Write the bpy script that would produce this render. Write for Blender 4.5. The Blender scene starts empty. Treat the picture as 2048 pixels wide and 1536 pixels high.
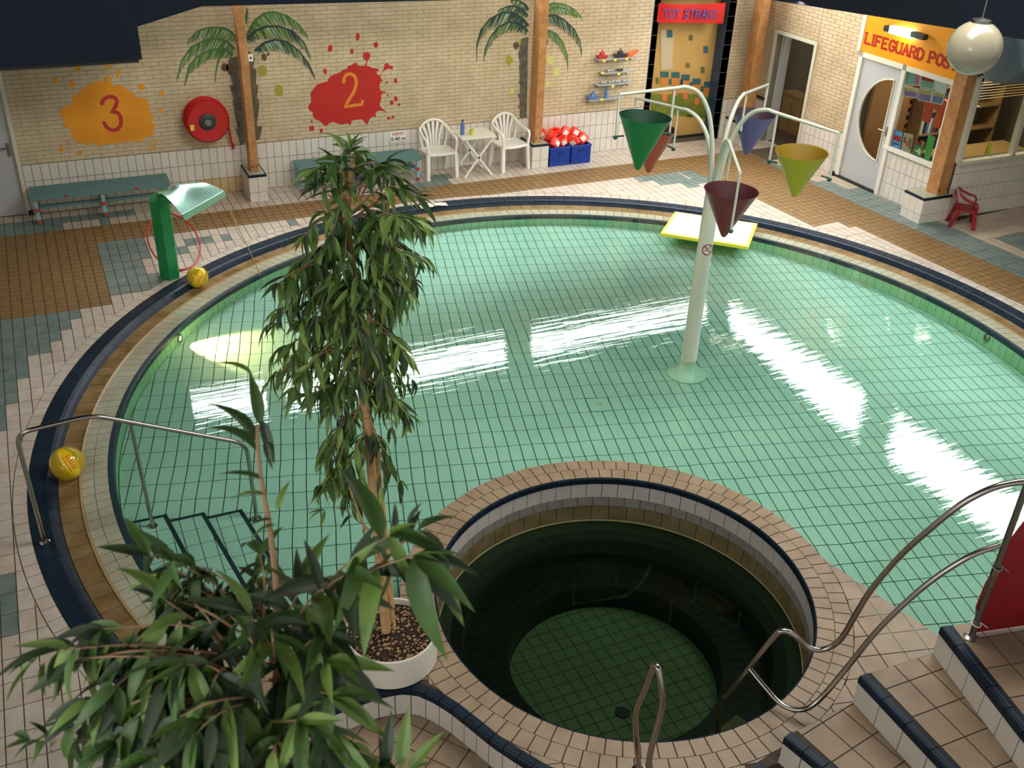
import bpy, math, random
from math import sin, cos, pi, radians, sqrt, atan2, hypot
from mathutils import Vector, Matrix
from mathutils.geometry import tessellate_polygon
random.seed(7)
S = bpy.context.scene
C = S.collection
# ------------------------------------------------------------------ camera
FPX = 2049.2
YAW, PITCH, ROLL = 0.4488, 0.5374, 0.0446
CAM = Vector((0.2372, -15.8655, 5.8705))
_r = Vector((cos(YAW), -sin(YAW), 0))
_f = Vector((sin(YAW)*cos(PITCH), cos(YAW)*cos(PITCH), -sin(PITCH)))
_u = _r.cross(_f)
RT = _r*cos(ROLL) + _u*sin(ROLL)
UP = -_r*sin(ROLL) + _u*cos(ROLL)
FW = _f
cam = bpy.data.cameras.new('camera'); camo = bpy.data.objects.new('camera', cam); C.objects.link(camo)
cam.sensor_width = 36.0; cam.lens = 36.0*FPX/2048; cam.clip_start = 0.05
camo.matrix_world = Matrix(((RT.x, UP.x, -FW.x, CAM.x), (RT.y, UP.y, -FW.y, CAM.y), (RT.z, UP.z, -FW.z, CAM.z), (0, 0, 0, 1)))
cam.dof.use_dof = True; cam.dof.focus_distance = 11.0; cam.dof.aperture_fstop = 4.5
S.camera = camo
# ------------------------------------------------------------------ world, light, exposure
W = bpy.data.worlds.new('world'); S.world = W; W.use_nodes = True
W.node_tree.nodes['Background'].inputs[0].default_value = (0.92, 0.94, 0.97, 1)
W.node_tree.nodes['Background'].inputs[1].default_value = 0.6
S.view_settings.view_transform = 'Standard'; S.view_settings.look = 'None'
S.view_settings.exposure = 0.0; S.view_settings.gamma = 1.0; S.view_settings.use_curve_mapping = False
def area(name, loc, to, sx, sy, power, col=(1, 1, 1)):
    l = bpy.data.lights.new(name, 'AREA'); l.shape = 'RECTANGLE'; l.size = sx; l.size_y = sy; l.energy = power; l.color = col
    o = bpy.data.objects.new(name, l); C.objects.link(o); o.location = loc
    o.rotation_euler = (Vector(to)-Vector(loc)).to_track_quat('-Z', 'Y').to_euler()
    return o
SKY_E = 30.0          # radiance of the roof glazing
area('overhead_fill', (6.6, -9.3, 7.7), (6.6, -6.2, 0), 6.0, 3.4, 680, (1.0, 0.97, 0.90))  # unseen fill added overhead to brighten the pool; the roof above is closed
area('wall_wash', (8.2, -1.25, 3.3), (8.2, -0.2, 1.2), 4.0, 0.12, 28, (1.0, 0.90, 0.74))
area('wall_wash', (4.0, -1.25, 3.2), (4.0, -0.2, 1.2), 4.5, 0.12, 16, (1.0, 0.90, 0.76))  # added fill that lifts the left stretch of the back wall, no fixture there
area('wall_wash', (12.0, -2.6, 3.3), (12.9, -2.6, 1.2), 0.12, 3.2, 34, (1.0, 0.88, 0.70))
area('rear_fill', (-4.5, -15.5, 4.6), (4, -8, 0.5), 3.5, 2.0, 130, (0.95, 0.98, 1.0))  # added soft fill from the left rear; no window is built there
# ------------------------------------------------------------------ projection helpers (plan measurements -> metres)
def ray(x, y): return (FW + RT*((x-1024)/FPX) - UP*((y-768)/FPX))
def fz(x, y, z=0.0):
    d = ray(x, y); return CAM + d*((z-CAM.z)/d.z)
def wy(x, y, Y=0.0):
    d = ray(x, y); return CAM + d*((Y-CAM.y)/d.y)
def pl(x, y, p0, n):
    d = ray(x, y); p0 = Vector(p0); n = Vector(n); return CAM + d*((p0-CAM).dot(n)/d.dot(n))
def pj(P):
    d = Vector(P)-CAM; z = d.dot(FW)
    if z < 0.05: return None
    return (1024+FPX*d.dot(RT)/z, 768-FPX*d.dot(UP)/z, z)
# right wall frame: a = metres from the corner toward the camera, n = metres out of the wall
TH = 0.0547
def rwp(a, n, z): return Vector((12.70 + TH*a - n, -a - TH*n, z))
RWN = Vector((-1, -TH, 0)).normalized()
def rwx(x, y, n=0.0):
    P = pl(x, y, rwp(0, n, 0), RWN); return P
# ------------------------------------------------------------------ materials
MATS = {}
def lin(c):
    return tuple(((v/255)/12.92 if v/255 <= 0.04045 else (((v/255)+0.055)/1.055)**2.4) for v in c)
def mat(name, rgb, rough=0.5, metal=0.0, noise=0.0, nscale=8.0, bump=0.0, bscale=60.0, spec=0.5, emit=0.0, rgb2=None, alpha=1.0, trans=0.0, coat=0.0):
    if name in MATS: return MATS[name]
    m = bpy.data.materials.new(name); m.use_nodes = True; nt = m.node_tree; b = nt.nodes['Principled BSDF']
    c = lin(rgb); b.inputs['Base Color'].default_value = (*c, 1); b.inputs['Roughness'].default_value = rough
    b.inputs['Metallic'].default_value = metal; b.inputs['Specular IOR Level'].default_value = spec
    b.inputs['Alpha'].default_value = alpha; b.inputs['Transmission Weight'].default_value = trans
    b.inputs['Coat Weight'].default_value = coat
    if emit:
        b.inputs['Emission Color'].default_value = (*c, 1); b.inputs['Emission Strength'].default_value = emit
    if noise or rgb2 or bump:
        geo = nt.nodes.new('ShaderNodeNewGeometry')
    if noise or rgb2:
        n = nt.nodes.new('ShaderNodeTexNoise'); n.inputs['Scale'].default_value = nscale; n.inputs['Detail'].default_value = 4
        nt.links.new(geo.outputs['Position'], n.inputs['Vector'])
        r = nt.nodes.new('ShaderNodeValToRGB')
        c2 = lin(rgb2) if rgb2 else tuple(v*(1-noise) for v in c)
        c1 = c if rgb2 else tuple(min(1, v*(1+noise*0.6)) for v in c)
        r.color_ramp.elements[0].position = 0.35; r.color_ramp.elements[1].position = 0.65
        r.color_ramp.elements[0].color = (*c2, 1); r.color_ramp.elements[1].color = (*c1, 1)
        nt.links.new(n.outputs['Fac'], r.inputs['Fac']); nt.links.new(r.outputs['Color'], b.inputs['Base Color'])
    if bump:
        n2 = nt.nodes.new('ShaderNodeTexNoise'); n2.inputs['Scale'].default_value = bscale
        nt.links.new(geo.outputs['Position'], n2.inputs['Vector'])
        bp = nt.nodes.new('ShaderNodeBump'); bp.inputs['Strength'].default_value = bump; bp.inputs['Distance'].default_value = 0.01
        nt.links.new(n2.outputs['Fac'], bp.inputs['Height']); nt.links.new(bp.outputs['Normal'], b.inputs['Normal'])
    MATS[name] = m; return m
M = mat
M('tile_white', (208, 196, 180), 0.32, noise=0.10, nscale=5, rgb2=(192, 176, 158))
M('tile_rose', (196, 178, 156), 0.35, noise=0.10, nscale=5)
M('tile_bluegrey', (124, 138, 130), 0.35, rgb2=(104, 120, 114), nscale=6)
M('tile_brown', (142, 110, 64), 0.55, rgb2=(124, 94, 54), nscale=9)
M('grout_dark', (78, 66, 54), 0.9, noise=0.2)
M('grout_mid', (92, 80, 64), 0.9, noise=0.15)
M('grout_brown', (104, 76, 42), 0.9)
M('grout_brick', (176, 152, 118), 0.95, noise=0.15)
M('wall_tile', (222, 214, 200), 0.22, noise=0.05, nscale=3)
M('wall_tile_stained', (206, 180, 132), 0.3, noise=0.1, nscale=3)
M('brick_beige', (210, 192, 158), 0.8, rgb2=(194, 175, 140), nscale=3.2, bump=0.3, bscale=120)
M('brick_warm', (212, 190, 154), 0.8, rgb2=(194, 170, 134), nscale=3.0, bump=0.3, bscale=120)
M('navy_tile', (28, 44, 60), 0.42, rgb2=(20, 34, 46), nscale=4, spec=0.2)
M('navy_joint', (108, 114, 116), 0.8)
M('column_tile', (50, 74, 100), 0.3, rgb2=(38, 58, 82), nscale=4)
M('gutter_tile', (150, 124, 84), 0.16, rgb2=(118, 94, 58), nscale=4)
M('gutter_lip', (186, 152, 104), 0.2)
M('edge_tile', (176, 176, 152), 0.2, rgb2=(164, 160, 132), nscale=3)
M('dark_edge', (34, 56, 64), 0.35, spec=0.3)
M('pool_tile', (186, 224, 208), 0.35, rgb2=(174, 214, 198), nscale=1.6)
M('pool_wall_tile', (164, 212, 170), 0.3, rgb2=(144, 196, 152), nscale=2)
M('pool_grout', (58, 80, 58), 0.9)
M('coping_tile', (166, 144, 116), 0.45, rgb2=(148, 126, 100), nscale=4)
M('tub_white', (214, 206, 196), 0.25, noise=0.05)
M('tub_grey', (150, 146, 134), 0.3, noise=0.1)
M('tub_brown', (128, 112, 76), 0.3, rgb2=(104, 94, 60), nscale=6)
M('tub_line', (168, 158, 112), 0.3)
M('tub_dark', (40, 42, 46), 0.3, rgb2=(30, 32, 34), nscale=3)
M('tub_green', (104, 124, 96), 0.4, rgb2=(92, 112, 86), nscale=2)
M('tub_grout', (56, 66, 52), 0.9)
M('tread_tile', (158, 134, 106), 0.5, rgb2=(140, 118, 92), nscale=5)
M('roof_dark', (16, 26, 44), 0.9)
M('wood_post', (190, 138, 84), 0.5, rgb2=(168, 114, 66), nscale=10)
M('white_paint', (226, 222, 206), 0.4)
M('cream_paint', (214, 210, 186), 0.4)
M('door_grey', (186, 186, 184), 0.45)
M('door_shadow', (176, 178, 180), 0.45)
M('black_rubber', (28, 30, 30), 0.6)
M('plastic_white', (238, 234, 222), 0.32)
M('plastic_red', (150, 26, 30), 0.35)
M('steel', (176, 168, 158), 0.22, metal=1.0)
M('steel_dull', (150, 146, 140), 0.35, metal=1.0)
M('teal_paint', (96, 136, 132), 0.45)
M('teal_light', (140, 178, 184), 0.45)
M('red_knob', (196, 48, 52), 0.4)
M('hose_red', (190, 24, 24), 0.35)
M('hose_hub', (46, 50, 52), 0.5)
M('grey_blue', (92, 104, 108), 0.7)
M('sign_orange', (246, 160, 12), 0.45)
M('sign_red', (176, 30, 16), 0.5)
M('paint_orange', (240, 158, 32), 0.75, rgb2=(226, 142, 24), nscale=2)
M('paint_red', (196, 40, 30), 0.75, rgb2=(182, 34, 26), nscale=2)
M('paint_three', (190, 52, 48), 0.75)
M('paint_two', (222, 138, 42), 0.75)
M('palm_dark', (46, 66, 62), 0.8); M('palm_green', (74, 112, 60), 0.8); M('palm_lime', (134, 146, 58), 0.8); M('palm_pale', (150, 172, 146), 0.8)
M('palm_trunk', (112, 106, 84), 0.8, rgb2=(70, 74, 66), nscale=9); M('palm_trunk_dark', (78, 78, 66), 0.8, rgb2=(116, 100, 68), nscale=7)
M('coconut_brown', (96, 76, 52), 0.8); M('coconut_gold', (158, 150, 50), 0.8); M('coconut_pale', (206, 200, 120), 0.8)
M('leaf_a', (92, 126, 54), 0.5, rgb2=(70, 100, 44), nscale=5); M('leaf_b', (136, 164, 74), 0.5, rgb2=(106, 138, 58), nscale=5)
M('leaf_c', (66, 84, 48), 0.5, rgb2=(52, 68, 40), nscale=5)
M('stem_tan', (222, 184, 128), 0.6, rgb2=(200, 156, 100), nscale=14)
M('twig', (182, 144, 104), 0.7)
M('pot_white', (236, 230, 212), 0.35)
M('soil', (58, 40, 28), 0.95, rgb2=(36, 26, 20), nscale=30, bump=0.8)
M('pebble_tan', (172, 136, 96), 0.7); M('pebble_dark', (84, 58, 40), 0.7)
M('hood_green', (26, 140, 78), 0.4, rgb2=(22, 124, 68), nscale=5)
M('hood_steel', (160, 200, 180), 0.22, metal=0.8)
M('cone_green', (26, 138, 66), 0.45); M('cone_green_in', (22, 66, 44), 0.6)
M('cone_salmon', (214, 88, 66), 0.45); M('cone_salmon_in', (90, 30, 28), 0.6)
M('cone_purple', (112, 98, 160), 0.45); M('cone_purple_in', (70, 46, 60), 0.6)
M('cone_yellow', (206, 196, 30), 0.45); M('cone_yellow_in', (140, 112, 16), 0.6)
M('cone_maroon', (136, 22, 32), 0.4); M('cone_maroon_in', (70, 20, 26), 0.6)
M('tree_white', (214, 218, 198), 0.35)
M('tree_base', (190, 226, 204), 0.4)
M('pin_green', (40, 84, 66), 0.5)
M('crate_blue', (22, 66, 160), 0.45)
M('band_red', (246, 60, 40), 0.4); M('band_white', (240, 226, 214), 0.4)
M('mat_cream', (226, 220, 186), 0.5); M('mat_yellow', (232, 226, 60), 0.5)
M('rope', (188, 150, 76), 0.7)
M('green_cup', (190, 205, 40), 0.4); M('bottle_blue', (90, 124, 180), 0.15, alpha=0.8); M('cap_navy', (24, 40, 90), 0.4)
M('ink_red', (200, 60, 50), 0.5); M('ink_dark', (60, 50, 50), 0.5); M('ink_purple', (96, 60, 120), 0.5); M('banner_red', (196, 36, 32), 0.22)
M('mural_yellow', (190, 152, 84), 0.6, rgb2=(178, 138, 68), nscale=2); M('mural_panel', (186, 168, 134), 0.6)
M('mural_teal', (46, 90, 92), 0.6); M('mural_orange', (196, 122, 46), 0.6); M('mural_grass', (118, 122, 34), 0.7, rgb2=(92, 104, 30), nscale=9); M('mural_flower', (214, 110, 60), 0.6)
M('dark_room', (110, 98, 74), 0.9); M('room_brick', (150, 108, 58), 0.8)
M('desk_wood', (150, 120, 70), 0.5); M('olive', (96, 96, 40), 0.7); M('glass_card', (120, 150, 150), 0.4)
M('green_bag', (60, 168, 66), 0.5); M('aid_green', (60, 128, 66), 0.5); M('aid_cross', (224, 236, 170), 0.5)
M('poster_blue', (96, 170, 226), 0.5); M('poster_red', (200, 30, 40), 0.5); M('poster_beige', (176, 164, 134), 0.5); M('paper', (214, 222, 220), 0.6)
M('sheet_violet', (110, 110, 160), 0.6); M('sheet_green', (120, 180, 160), 0.6); M('sheet_yellow', (170, 168, 90), 0.6); M('sheet_pink', (190, 110, 140), 0.6)
M('vest_orange', (206, 84, 36), 0.7); M('vest_red', (160, 40, 36), 0.7); M('coat_navy', (30, 44, 74), 0.8); M('coat_maroon', (78, 30, 34), 0.8)
M('toy_red', (190, 60, 50), 0.5); M('toy_dark', (52, 50, 52), 0.5); M('toy_blue', (96, 130, 170), 0.4); M('toy_orange', (232, 110, 56), 0.5); M('toy_yellow', (232, 214, 80), 0.5); M('toy_grey', (170, 172, 170), 0.3)
M('globe_cream', (176, 168, 142), 0.18, coat=0.4)
M('red_board', (150, 18, 24), 0.45, rgb2=(134, 14, 20), nscale=3)
M('tie_grey', (150, 140, 130), 0.5)
M('sticker_ring', (150, 50, 50), 0.5); M('sticker_white', (226, 218, 210), 0.5); M('sticker_grey', (120, 120, 116), 0.5)
def emis(name, rgb, strength):
    m = bpy.data.materials.new(name); m.use_nodes = True; nt = m.node_tree; nt.nodes.clear()
    e = nt.nodes.new('ShaderNodeEmission'); e.inputs[0].default_value = (*rgb, 1); e.inputs[1].default_value = strength
    o = nt.nodes.new('ShaderNodeOutputMaterial'); nt.links.new(e.outputs[0], o.inputs[0]); MATS[name] = m; return m
emis('sky_glazing', (0.93, 0.97, 1.0), SKY_E)
emis('lamp_warm', (1.0, 0.78, 0.42), 9.0)
emis('exit_glow', (0.55, 1.0, 0.65), 3.0)
emis('exit_white', (0.9, 1.0, 0.9), 4.5)
def glass_like(name, tint, rough, fac_scale, wave=None, strength=0.0):
    m = bpy.data.materials.new(name); m.use_nodes = True; nt = m.node_tree; nt.nodes.clear()
    N = nt.nodes.new; L = nt.links.new
    t = N('ShaderNodeBsdfTransparent'); t.inputs[0].default_value = (*tint, 1)
    g = N('ShaderNodeBsdfGlossy'); g.inputs['Roughness'].default_value = rough
    fr = N('ShaderNodeFresnel'); fr.inputs[0].default_value = 1.33
    mu = N('ShaderNodeMath'); mu.operation = 'MULTIPLY'; mu.inputs[1].default_value = fac_scale
    mx = N('ShaderNodeMixShader'); o = N('ShaderNodeOutputMaterial')
    L(fr.outputs[0], mu.inputs[0]); L(mu.outputs[0], mx.inputs[0]); L(t.outputs[0], mx.inputs[1]); L(g.outputs[0], mx.inputs[2]); L(mx.outputs[0], o.inputs[0])
    if wave:
        geo = N('ShaderNodeNewGeometry'); mp = N('ShaderNodeMapping'); mp.vector_type = 'POINT'; mp.inputs['Rotation'].default_value = (0, 0, wave[0]); mp.inputs['Scale'].default_value = wave[1]
        L(geo.outputs['Position'], mp.inputs['Vector'])
        n1 = N('ShaderNodeTexNoise'); n1.inputs['Scale'].default_value = wave[2]; n1.inputs['Detail'].default_value = 3.0; n1.inputs['Roughness'].default_value = 0.45
        L(mp.outputs[0], n1.inputs['Vector'])
        bp = N('ShaderNodeBump'); bp.inputs['Strength'].default_value = 1.0; bp.inputs['Distance'].default_value = strength
        L(n1.outputs['Fac'], bp.inputs['Height']); L(bp.outputs[0], g.inputs['Normal']); L(bp.outputs[0], fr.inputs['Normal'])
    MATS[name] = m; return m
glass_like('pool_water', (0.87, 0.97, 0.92), 0.0, 1.0, (YAW-0.06, (0.22, 2.8, 1.0), 4.8), 0.0024)
glass_like('tub_water', (0.46, 0.56, 0.44), 0.02, 0.5)
glass_like('window_glass', (0.92, 0.95, 0.93), 0.02, 1.0)
# ------------------------------------------------------------------ mesh builder
class MB:
    def __init__(s): s.v = []; s.f = []; s.mi = []; s.mats = []
    def m(s, name):
        if name not in s.mats: s.mats.append(name)
        return s.mats.index(name)
    def face(s, pts, mt=None):
        b = len(s.v); s.v += [tuple(p) for p in pts]; s.f.append(tuple(range(b, b+len(pts)))); s.mi.append(s.m(mt) if mt else 0)
    def raw(s, vs, fs, mt=None):
        b = len(s.v); s.v += [tuple(p) for p in vs]
        for f in fs: s.f.append(tuple(b+i for i in f)); s.mi.append(s.m(mt) if mt else 0)
        return s
    def box(s, c, d, mt=None, R=None):
        x, y, z = d[0]/2, d[1]/2, d[2]/2
        vs = [Vector((i*x, j*y, k*z)) for k in (-1, 1) for j in (-1, 1) for i in (-1, 1)]
        if R is not None: vs = [R @ v for v in vs]
        vs = [v+Vector(c) for v in vs]
        return s.raw(vs, [(0, 2, 3, 1), (4, 5, 7, 6), (0, 1, 5, 4), (1, 3, 7, 5), (3, 2, 6, 7), (2, 0, 4, 6)], mt)
    def hexa(s, low, up, mt=None):   # two quads, bottom and top loops (ccw from above)
        n = len(low); return s.raw(list(low)+list(up), [tuple(reversed(range(n))), tuple(range(n, 2*n))]+[(i, (i+1) % n, n+(i+1) % n, n+i) for i in range(n)], mt)
    def prism(s, poly, z0, z1, mt=None, cap=True):
        n = len(poly); vs = [Vector((p[0], p[1], z0)) for p in poly]+[Vector((p[0], p[1], z1)) for p in poly]
        fs = [(i, (i+1) % n, n+(i+1) % n, n+i) for i in range(n)]
        if cap:
            tr = tessellate_polygon([[Vector((p[0], p[1], 0)) for p in poly]])
            for t in tr:
                a = [vs[i] for i in t]; cr = (a[1]-a[0]).cross(a[2]-a[0]).z
                t = tuple(t) if cr > 0 else tuple(reversed(t))
                fs.append(tuple(i+n for i in t)); fs.append(tuple(reversed(t)))
        return s.raw(vs, fs, mt)
    def plate(s, pts, nrm, th, mt=None):   # planar polygon extruded along nrm by th (pts is the back face)
        nrm = Vector(nrm).normalized(); pts = [Vector(p) for p in pts]; n = len(pts)
        vs = pts+[p+nrm*th for p in pts]
        tr = tessellate_polygon([pts]); fs = []
        for t in tr:
            a = [pts[i] for i in t]; k = (a[1]-a[0]).cross(a[2]-a[0]).dot(nrm)
            t = tuple(t) if k > 0 else tuple(reversed(t))
            fs.append(tuple(i+n for i in t)); fs.append(tuple(reversed(t)))
        ar = sum(((pts[i]-pts[0]).cross(pts[(i+1) % n]-pts[0])).dot(nrm) for i in range(n))
        for i in range(n):
            j = (i+1) % n; q = (i, j, n+j, n+i); fs.append(q if ar > 0 else tuple(reversed(q)))
        return s.raw(vs, fs, mt)
    def tube(s, pts, r, seg=10, mt=None, cap=True):
        pts = [Vector(p) for p in pts]; n = len(pts); rs = r if isinstance(r, (list, tuple)) else [r]*n
        vs = []; up = None
        for i, p in enumerate(pts):
            t = (pts[min(i+1, n-1)]-pts[max(i-1, 0)]).normalized()
            if up is None: up = t.orthogonal().normalized()
            up = (up-t*up.dot(t)).normalized(); sd = t.cross(up)
            vs += [p+(up*cos(2*pi*k/seg)+sd*sin(2*pi*k/seg))*rs[i] for k in range(seg)]
        fs = [(i*seg+k, i*seg+(k+1) % seg, (i+1)*seg+(k+1) % seg, (i+1)*seg+k) for i in range(n-1) for k in range(seg)]
        if cap: fs += [tuple(reversed(range(seg))), tuple((n-1)*seg+k for k in range(seg))]
        return s.raw(vs, fs, mt)
    def lathe(s, prof, c=(0, 0, 0), seg=32, mt=None, a0=0, a1=2*pi, R=None):
        full = abs(a1-a0-2*pi) < 1e-6; ns = seg if full else seg+1; vs = []
        for r, z in prof:
            for k in range(ns):
                a = a0+(a1-a0)*k/seg; v = Vector((r*cos(a), r*sin(a), z))
                if R is not None: v = R @ v
                vs.append(v+Vector(c))
        fs = []
        for i in range(len(prof)-1):
            for k in range(seg):
                j = (k+1) % ns; fs.append((i*ns+k, i*ns+j, (i+1)*ns+j, (i+1)*ns+k))
        return s.raw(vs, fs, mt)
    def ball(s, c, r, mt=None, seg=20, rings=12, sc=(1, 1, 1)):
        vs = [Vector(c)+Vector((0, 0, -r*sc[2]))]
        for i in range(1, rings):
            a = -pi/2+pi*i/rings
            vs += [Vector(c)+Vector((r*sc[0]*cos(a)*cos(2*pi*k/seg), r*sc[1]*cos(a)*sin(2*pi*k/seg), r*sc[2]*sin(a))) for k in range(seg)]
        vs.append(Vector(c)+Vector((0, 0, r*sc[2]))); L = len(vs)-1
        fs = [(0, 1+(k+1) % seg, 1+k) for k in range(seg)]
        for i in range(rings-2):
            for k in range(seg): fs.append((1+i*seg+k, 1+i*seg+(k+1) % seg, 1+(i+1)*seg+(k+1) % seg, 1+(i+1)*seg+k))
        fs += [(1+(rings-2)*seg+k, 1+(rings-2)*seg+(k+1) % seg, L) for k in range(seg)]
        return s.raw(vs, fs, mt)
def nm(name, s, mt=None, smooth=False, off=None):
    me = bpy.data.meshes.new(name)
    vs = s.v if off is None else [(v[0]-off[0], v[1]-off[1], v[2]-off[2]) for v in s.v]
    me.from_pydata(vs, [], s.f)
    if s.mats:
        for k in s.mats: me.materials.append(MATS[k])
        me.polygons.foreach_set('material_index', s.mi)
    elif mt: me.materials.append(MATS[mt])
    if smooth: me.shade_smooth()
    return me
def smooth_by(me, deg):
    try: me.shade_auto_smooth(use_auto_smooth=True, angle=radians(deg))
    except Exception: pass
def obj(name, s, mt=None, parent=None, smooth=False, local=False, label=None, kind=None):
    """one mesh object; s is in world metres unless local"""
    off = None
    if parent is not None and not local:
        off = WPOS.get(parent.name, Vector((0, 0, 0)))
    me = nm(name, s, mt, smooth, off)
    if smooth: me.set_sharp_from_angle(angle=radians(42))
    o = bpy.data.objects.new(name, me); C.objects.link(o)
    if parent is not None:
        o.parent = parent; WPOS[o.name] = WPOS.get(parent.name, Vector((0, 0, 0)))
    if label: o['label'] = label
    if kind: o['kind'] = kind
    return o
WPOS = {}
def thing(name, label, cat, loc=(0, 0, 0), group=None, rz=0):
    o = bpy.data.objects.new(name, None); C.objects.link(o); o.location = loc; o.rotation_euler.z = rz
    o.empty_display_size = 0.1
    WPOS[o.name] = Vector(loc); o['label'] = label; o['category'] = cat
    if group: o['group'] = group
    return o
def tag(o, label, cat, group=None):
    o['label'] = label; o['category'] = cat
    if group: o['group'] = group
    return o
def struct(name, s, mt=None, label=None):
    o = obj(name, s, mt); o['kind'] = 'structure'
    if label: o['label'] = label
    return o
def tree_copy(o, parent=None):
    c = o.copy(); C.objects.link(c)
    if parent: c.parent = parent
    for ch in list(o.children): tree_copy(ch, c)
    return c
# ------------------------------------------------------------------ tile fields
MCACHE = {}
def clipc(poly, c, R):   # keep the part of a plan polygon outside a circle
    out = []; n = len(poly)
    for i in range(n):
        a = poly[i]; b = poly[(i+1) % n]; da = hypot(a[0]-c[0], a[1]-c[1])-R; db = hypot(b[0]-c[0], b[1]-c[1])-R
        if da >= 0: out.append(a)
        if da*db < 0:
            t = da/(da-db); out.append((a[0]+(b[0]-a[0])*t, a[1]+(b[1]-a[1])*t))
    return out
def clipin(poly, c, R):
    out = []; n = len(poly)
    for i in range(n):
        a = poly[i]; b = poly[(i+1) % n]; da = R-hypot(a[0]-c[0], a[1]-c[1]); db = R-hypot(b[0]-c[0], b[1]-c[1])
        if da >= 0: out.append(a)
        if da*db < 0:
            t = da/(da-db); out.append((a[0]+(b[0]-a[0])*t, a[1]+(b[1]-a[1])*t))
    return out
def cliph(poly, p, n):   # keep side where (q-p).n >= 0
    out = []; k = len(poly)
    for i in range(k):
        a = poly[i]; b = poly[(i+1) % k]; da = (a[0]-p[0])*n[0]+(a[1]-p[1])*n[1]; db = (b[0]-p[0])*n[0]+(b[1]-p[1])*n[1]
        if da >= 0: out.append(a)
        if da*db < 0:
            t = da/(da-db); out.append((a[0]+(b[0]-a[0])*t, a[1]+(b[1]-a[1])*t))
    return out
def parea(p): return abs(sum(p[i][0]*p[(i+1) % len(p)][1]-p[(i+1) % len(p)][0]*p[i][1] for i in range(len(p))))/2
def tilefield(name, parent, items, gap, h, bev=0.0, keep=300, nrm=None):
    """items: (list of 3d points of the face, material name, outward normal). Each becomes a slab of depth h under its face."""
    sc = []
    for it in items:
        P = [Vector(p) for p in it[0]]; c = sum(P, Vector((0, 0, 0)))/len(P); n = Vector(it[2]).normalized()
        q = [pj(p) for p in P]; a = 0
        if all(q) and n.dot(CAM-c) > 0:
            cx = sum(v[0] for v in q)/len(q); cy = sum(v[1] for v in q)/len(q)
            if -10 < cx < 2058 and -10 < cy < 1546: a = parea([(v[0], v[1]) for v in q])
        sc.append((a, P, c, n, it[1]))
    sc.sort(key=lambda t: -t[0])
    rest = MB(); cnt = 0
    for a, P, c, n, mt in sc:
        m = len(P); k = []
        if sum((P[i]-c).cross(P[(i+1) % m]-c).dot(n) for i in range(m)) < 0: P = P[::-1]
        for i in range(m):     # inset by half the joint
            e1 = (P[i]-P[i-1]); e2 = (P[(i+1) % m]-P[i])
            if e1.length < 1e-6 or e2.length < 1e-6: k.append(P[i]); continue
            n1 = n.cross(e1.normalized()); n2 = n.cross(e2.normalized()); b = n1+n2
            if b.length < 0.3: b = n1
            b = b/(max(0.5, b.dot(n1)))
            k.append(P[i]+b*(gap/2))
        ar = sum((k[i]-c).cross(k[(i+1) % m]-c).dot(n) for i in range(m))/2
        if ar <= 1e-5: continue
        vs = [v-n*h for v in k]+k
        fs = [tuple(range(m, 2*m))]+[(i, (i+1) % m, m+(i+1) % m, m+i) for i in range(m)]
        if cnt < keep and a > 60:
            key = (mt, tuple(round(x, 4) for v in vs for x in (v-c)))
            me = MCACHE.get(key)
            if me is None:
                s = MB(); s.raw([v-c for v in vs], fs); me = nm(name, s, mt); MCACHE[key] = me
            o = bpy.data.objects.new(name, me); C.objects.link(o); o.parent = parent
            o.location = c-WPOS.get(parent.name, Vector((0, 0, 0))); cnt += 1
        else: rest.raw(vs, fs, mt)
    if rest.f: obj(name, rest, None, parent, kind='stuff')
# ================================================================== pool geometry constants
PC = (5.556, -7.5); R_OUT = 6.05; R_IN = 5.80; R_LIP = 5.61; R_ED = 5.352; R_W = 5.29
TC = (3.84, -10.63); TR_O = 1.80; TR_I = 1.52; PZ = 0.25
WZ = -0.036
def pc(R, a, z, c=PC): return Vector((c[0]+R*cos(a), c[1]+R*sin(a), z))
def pfz(x, y): return -0.175-0.15*min(1, max(0, (-2.0-y)/9.5))   # basin floor falls toward the whirlpool
def circ(c, R, n, a0=0.0, a1=2*pi, close=False): return [(c[0]+R*cos(a0+(a1-a0)*i/n), c[1]+R*sin(a0+(a1-a0)*i/n)) for i in range(n+(1 if close else 0))]
# ------------------------------------------------------------------ floor
s = MB()
outer = [(-3.2, -17.5), (17.0, -17.5), (17.0, 1.8), (-3.2, 1.8)]; hole = circ(PC, R_OUT-0.005, 120)
vs = [Vector((p[0], p[1], -0.006)) for p in outer+hole]
tr = tessellate_polygon([[Vector((p[0], p[1], 0)) for p in outer], [Vector((p[0], p[1], 0)) for p in hole]])
fs = []
for t in tr:
    a = [vs[i] for i in t]; fs.append(tuple(t) if (a[1]-a[0]).cross(a[2]-a[0]).z > 0 else tuple(reversed(t)))
s.raw(vs, fs)
floor = struct('floor', s, 'grout_mid')
OUTR = 6.18
CW = 0.1275; RH = 0.255
def front_ok(x, y): return True
items = []
UP3 = (0, 0, 1)
def incol(x, y): pass
blue_edge = [0.27, 0.14, 0.01, -0.11, -0.37, -0.37, -0.50, -0.50, -0.62, -0.62]
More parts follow.
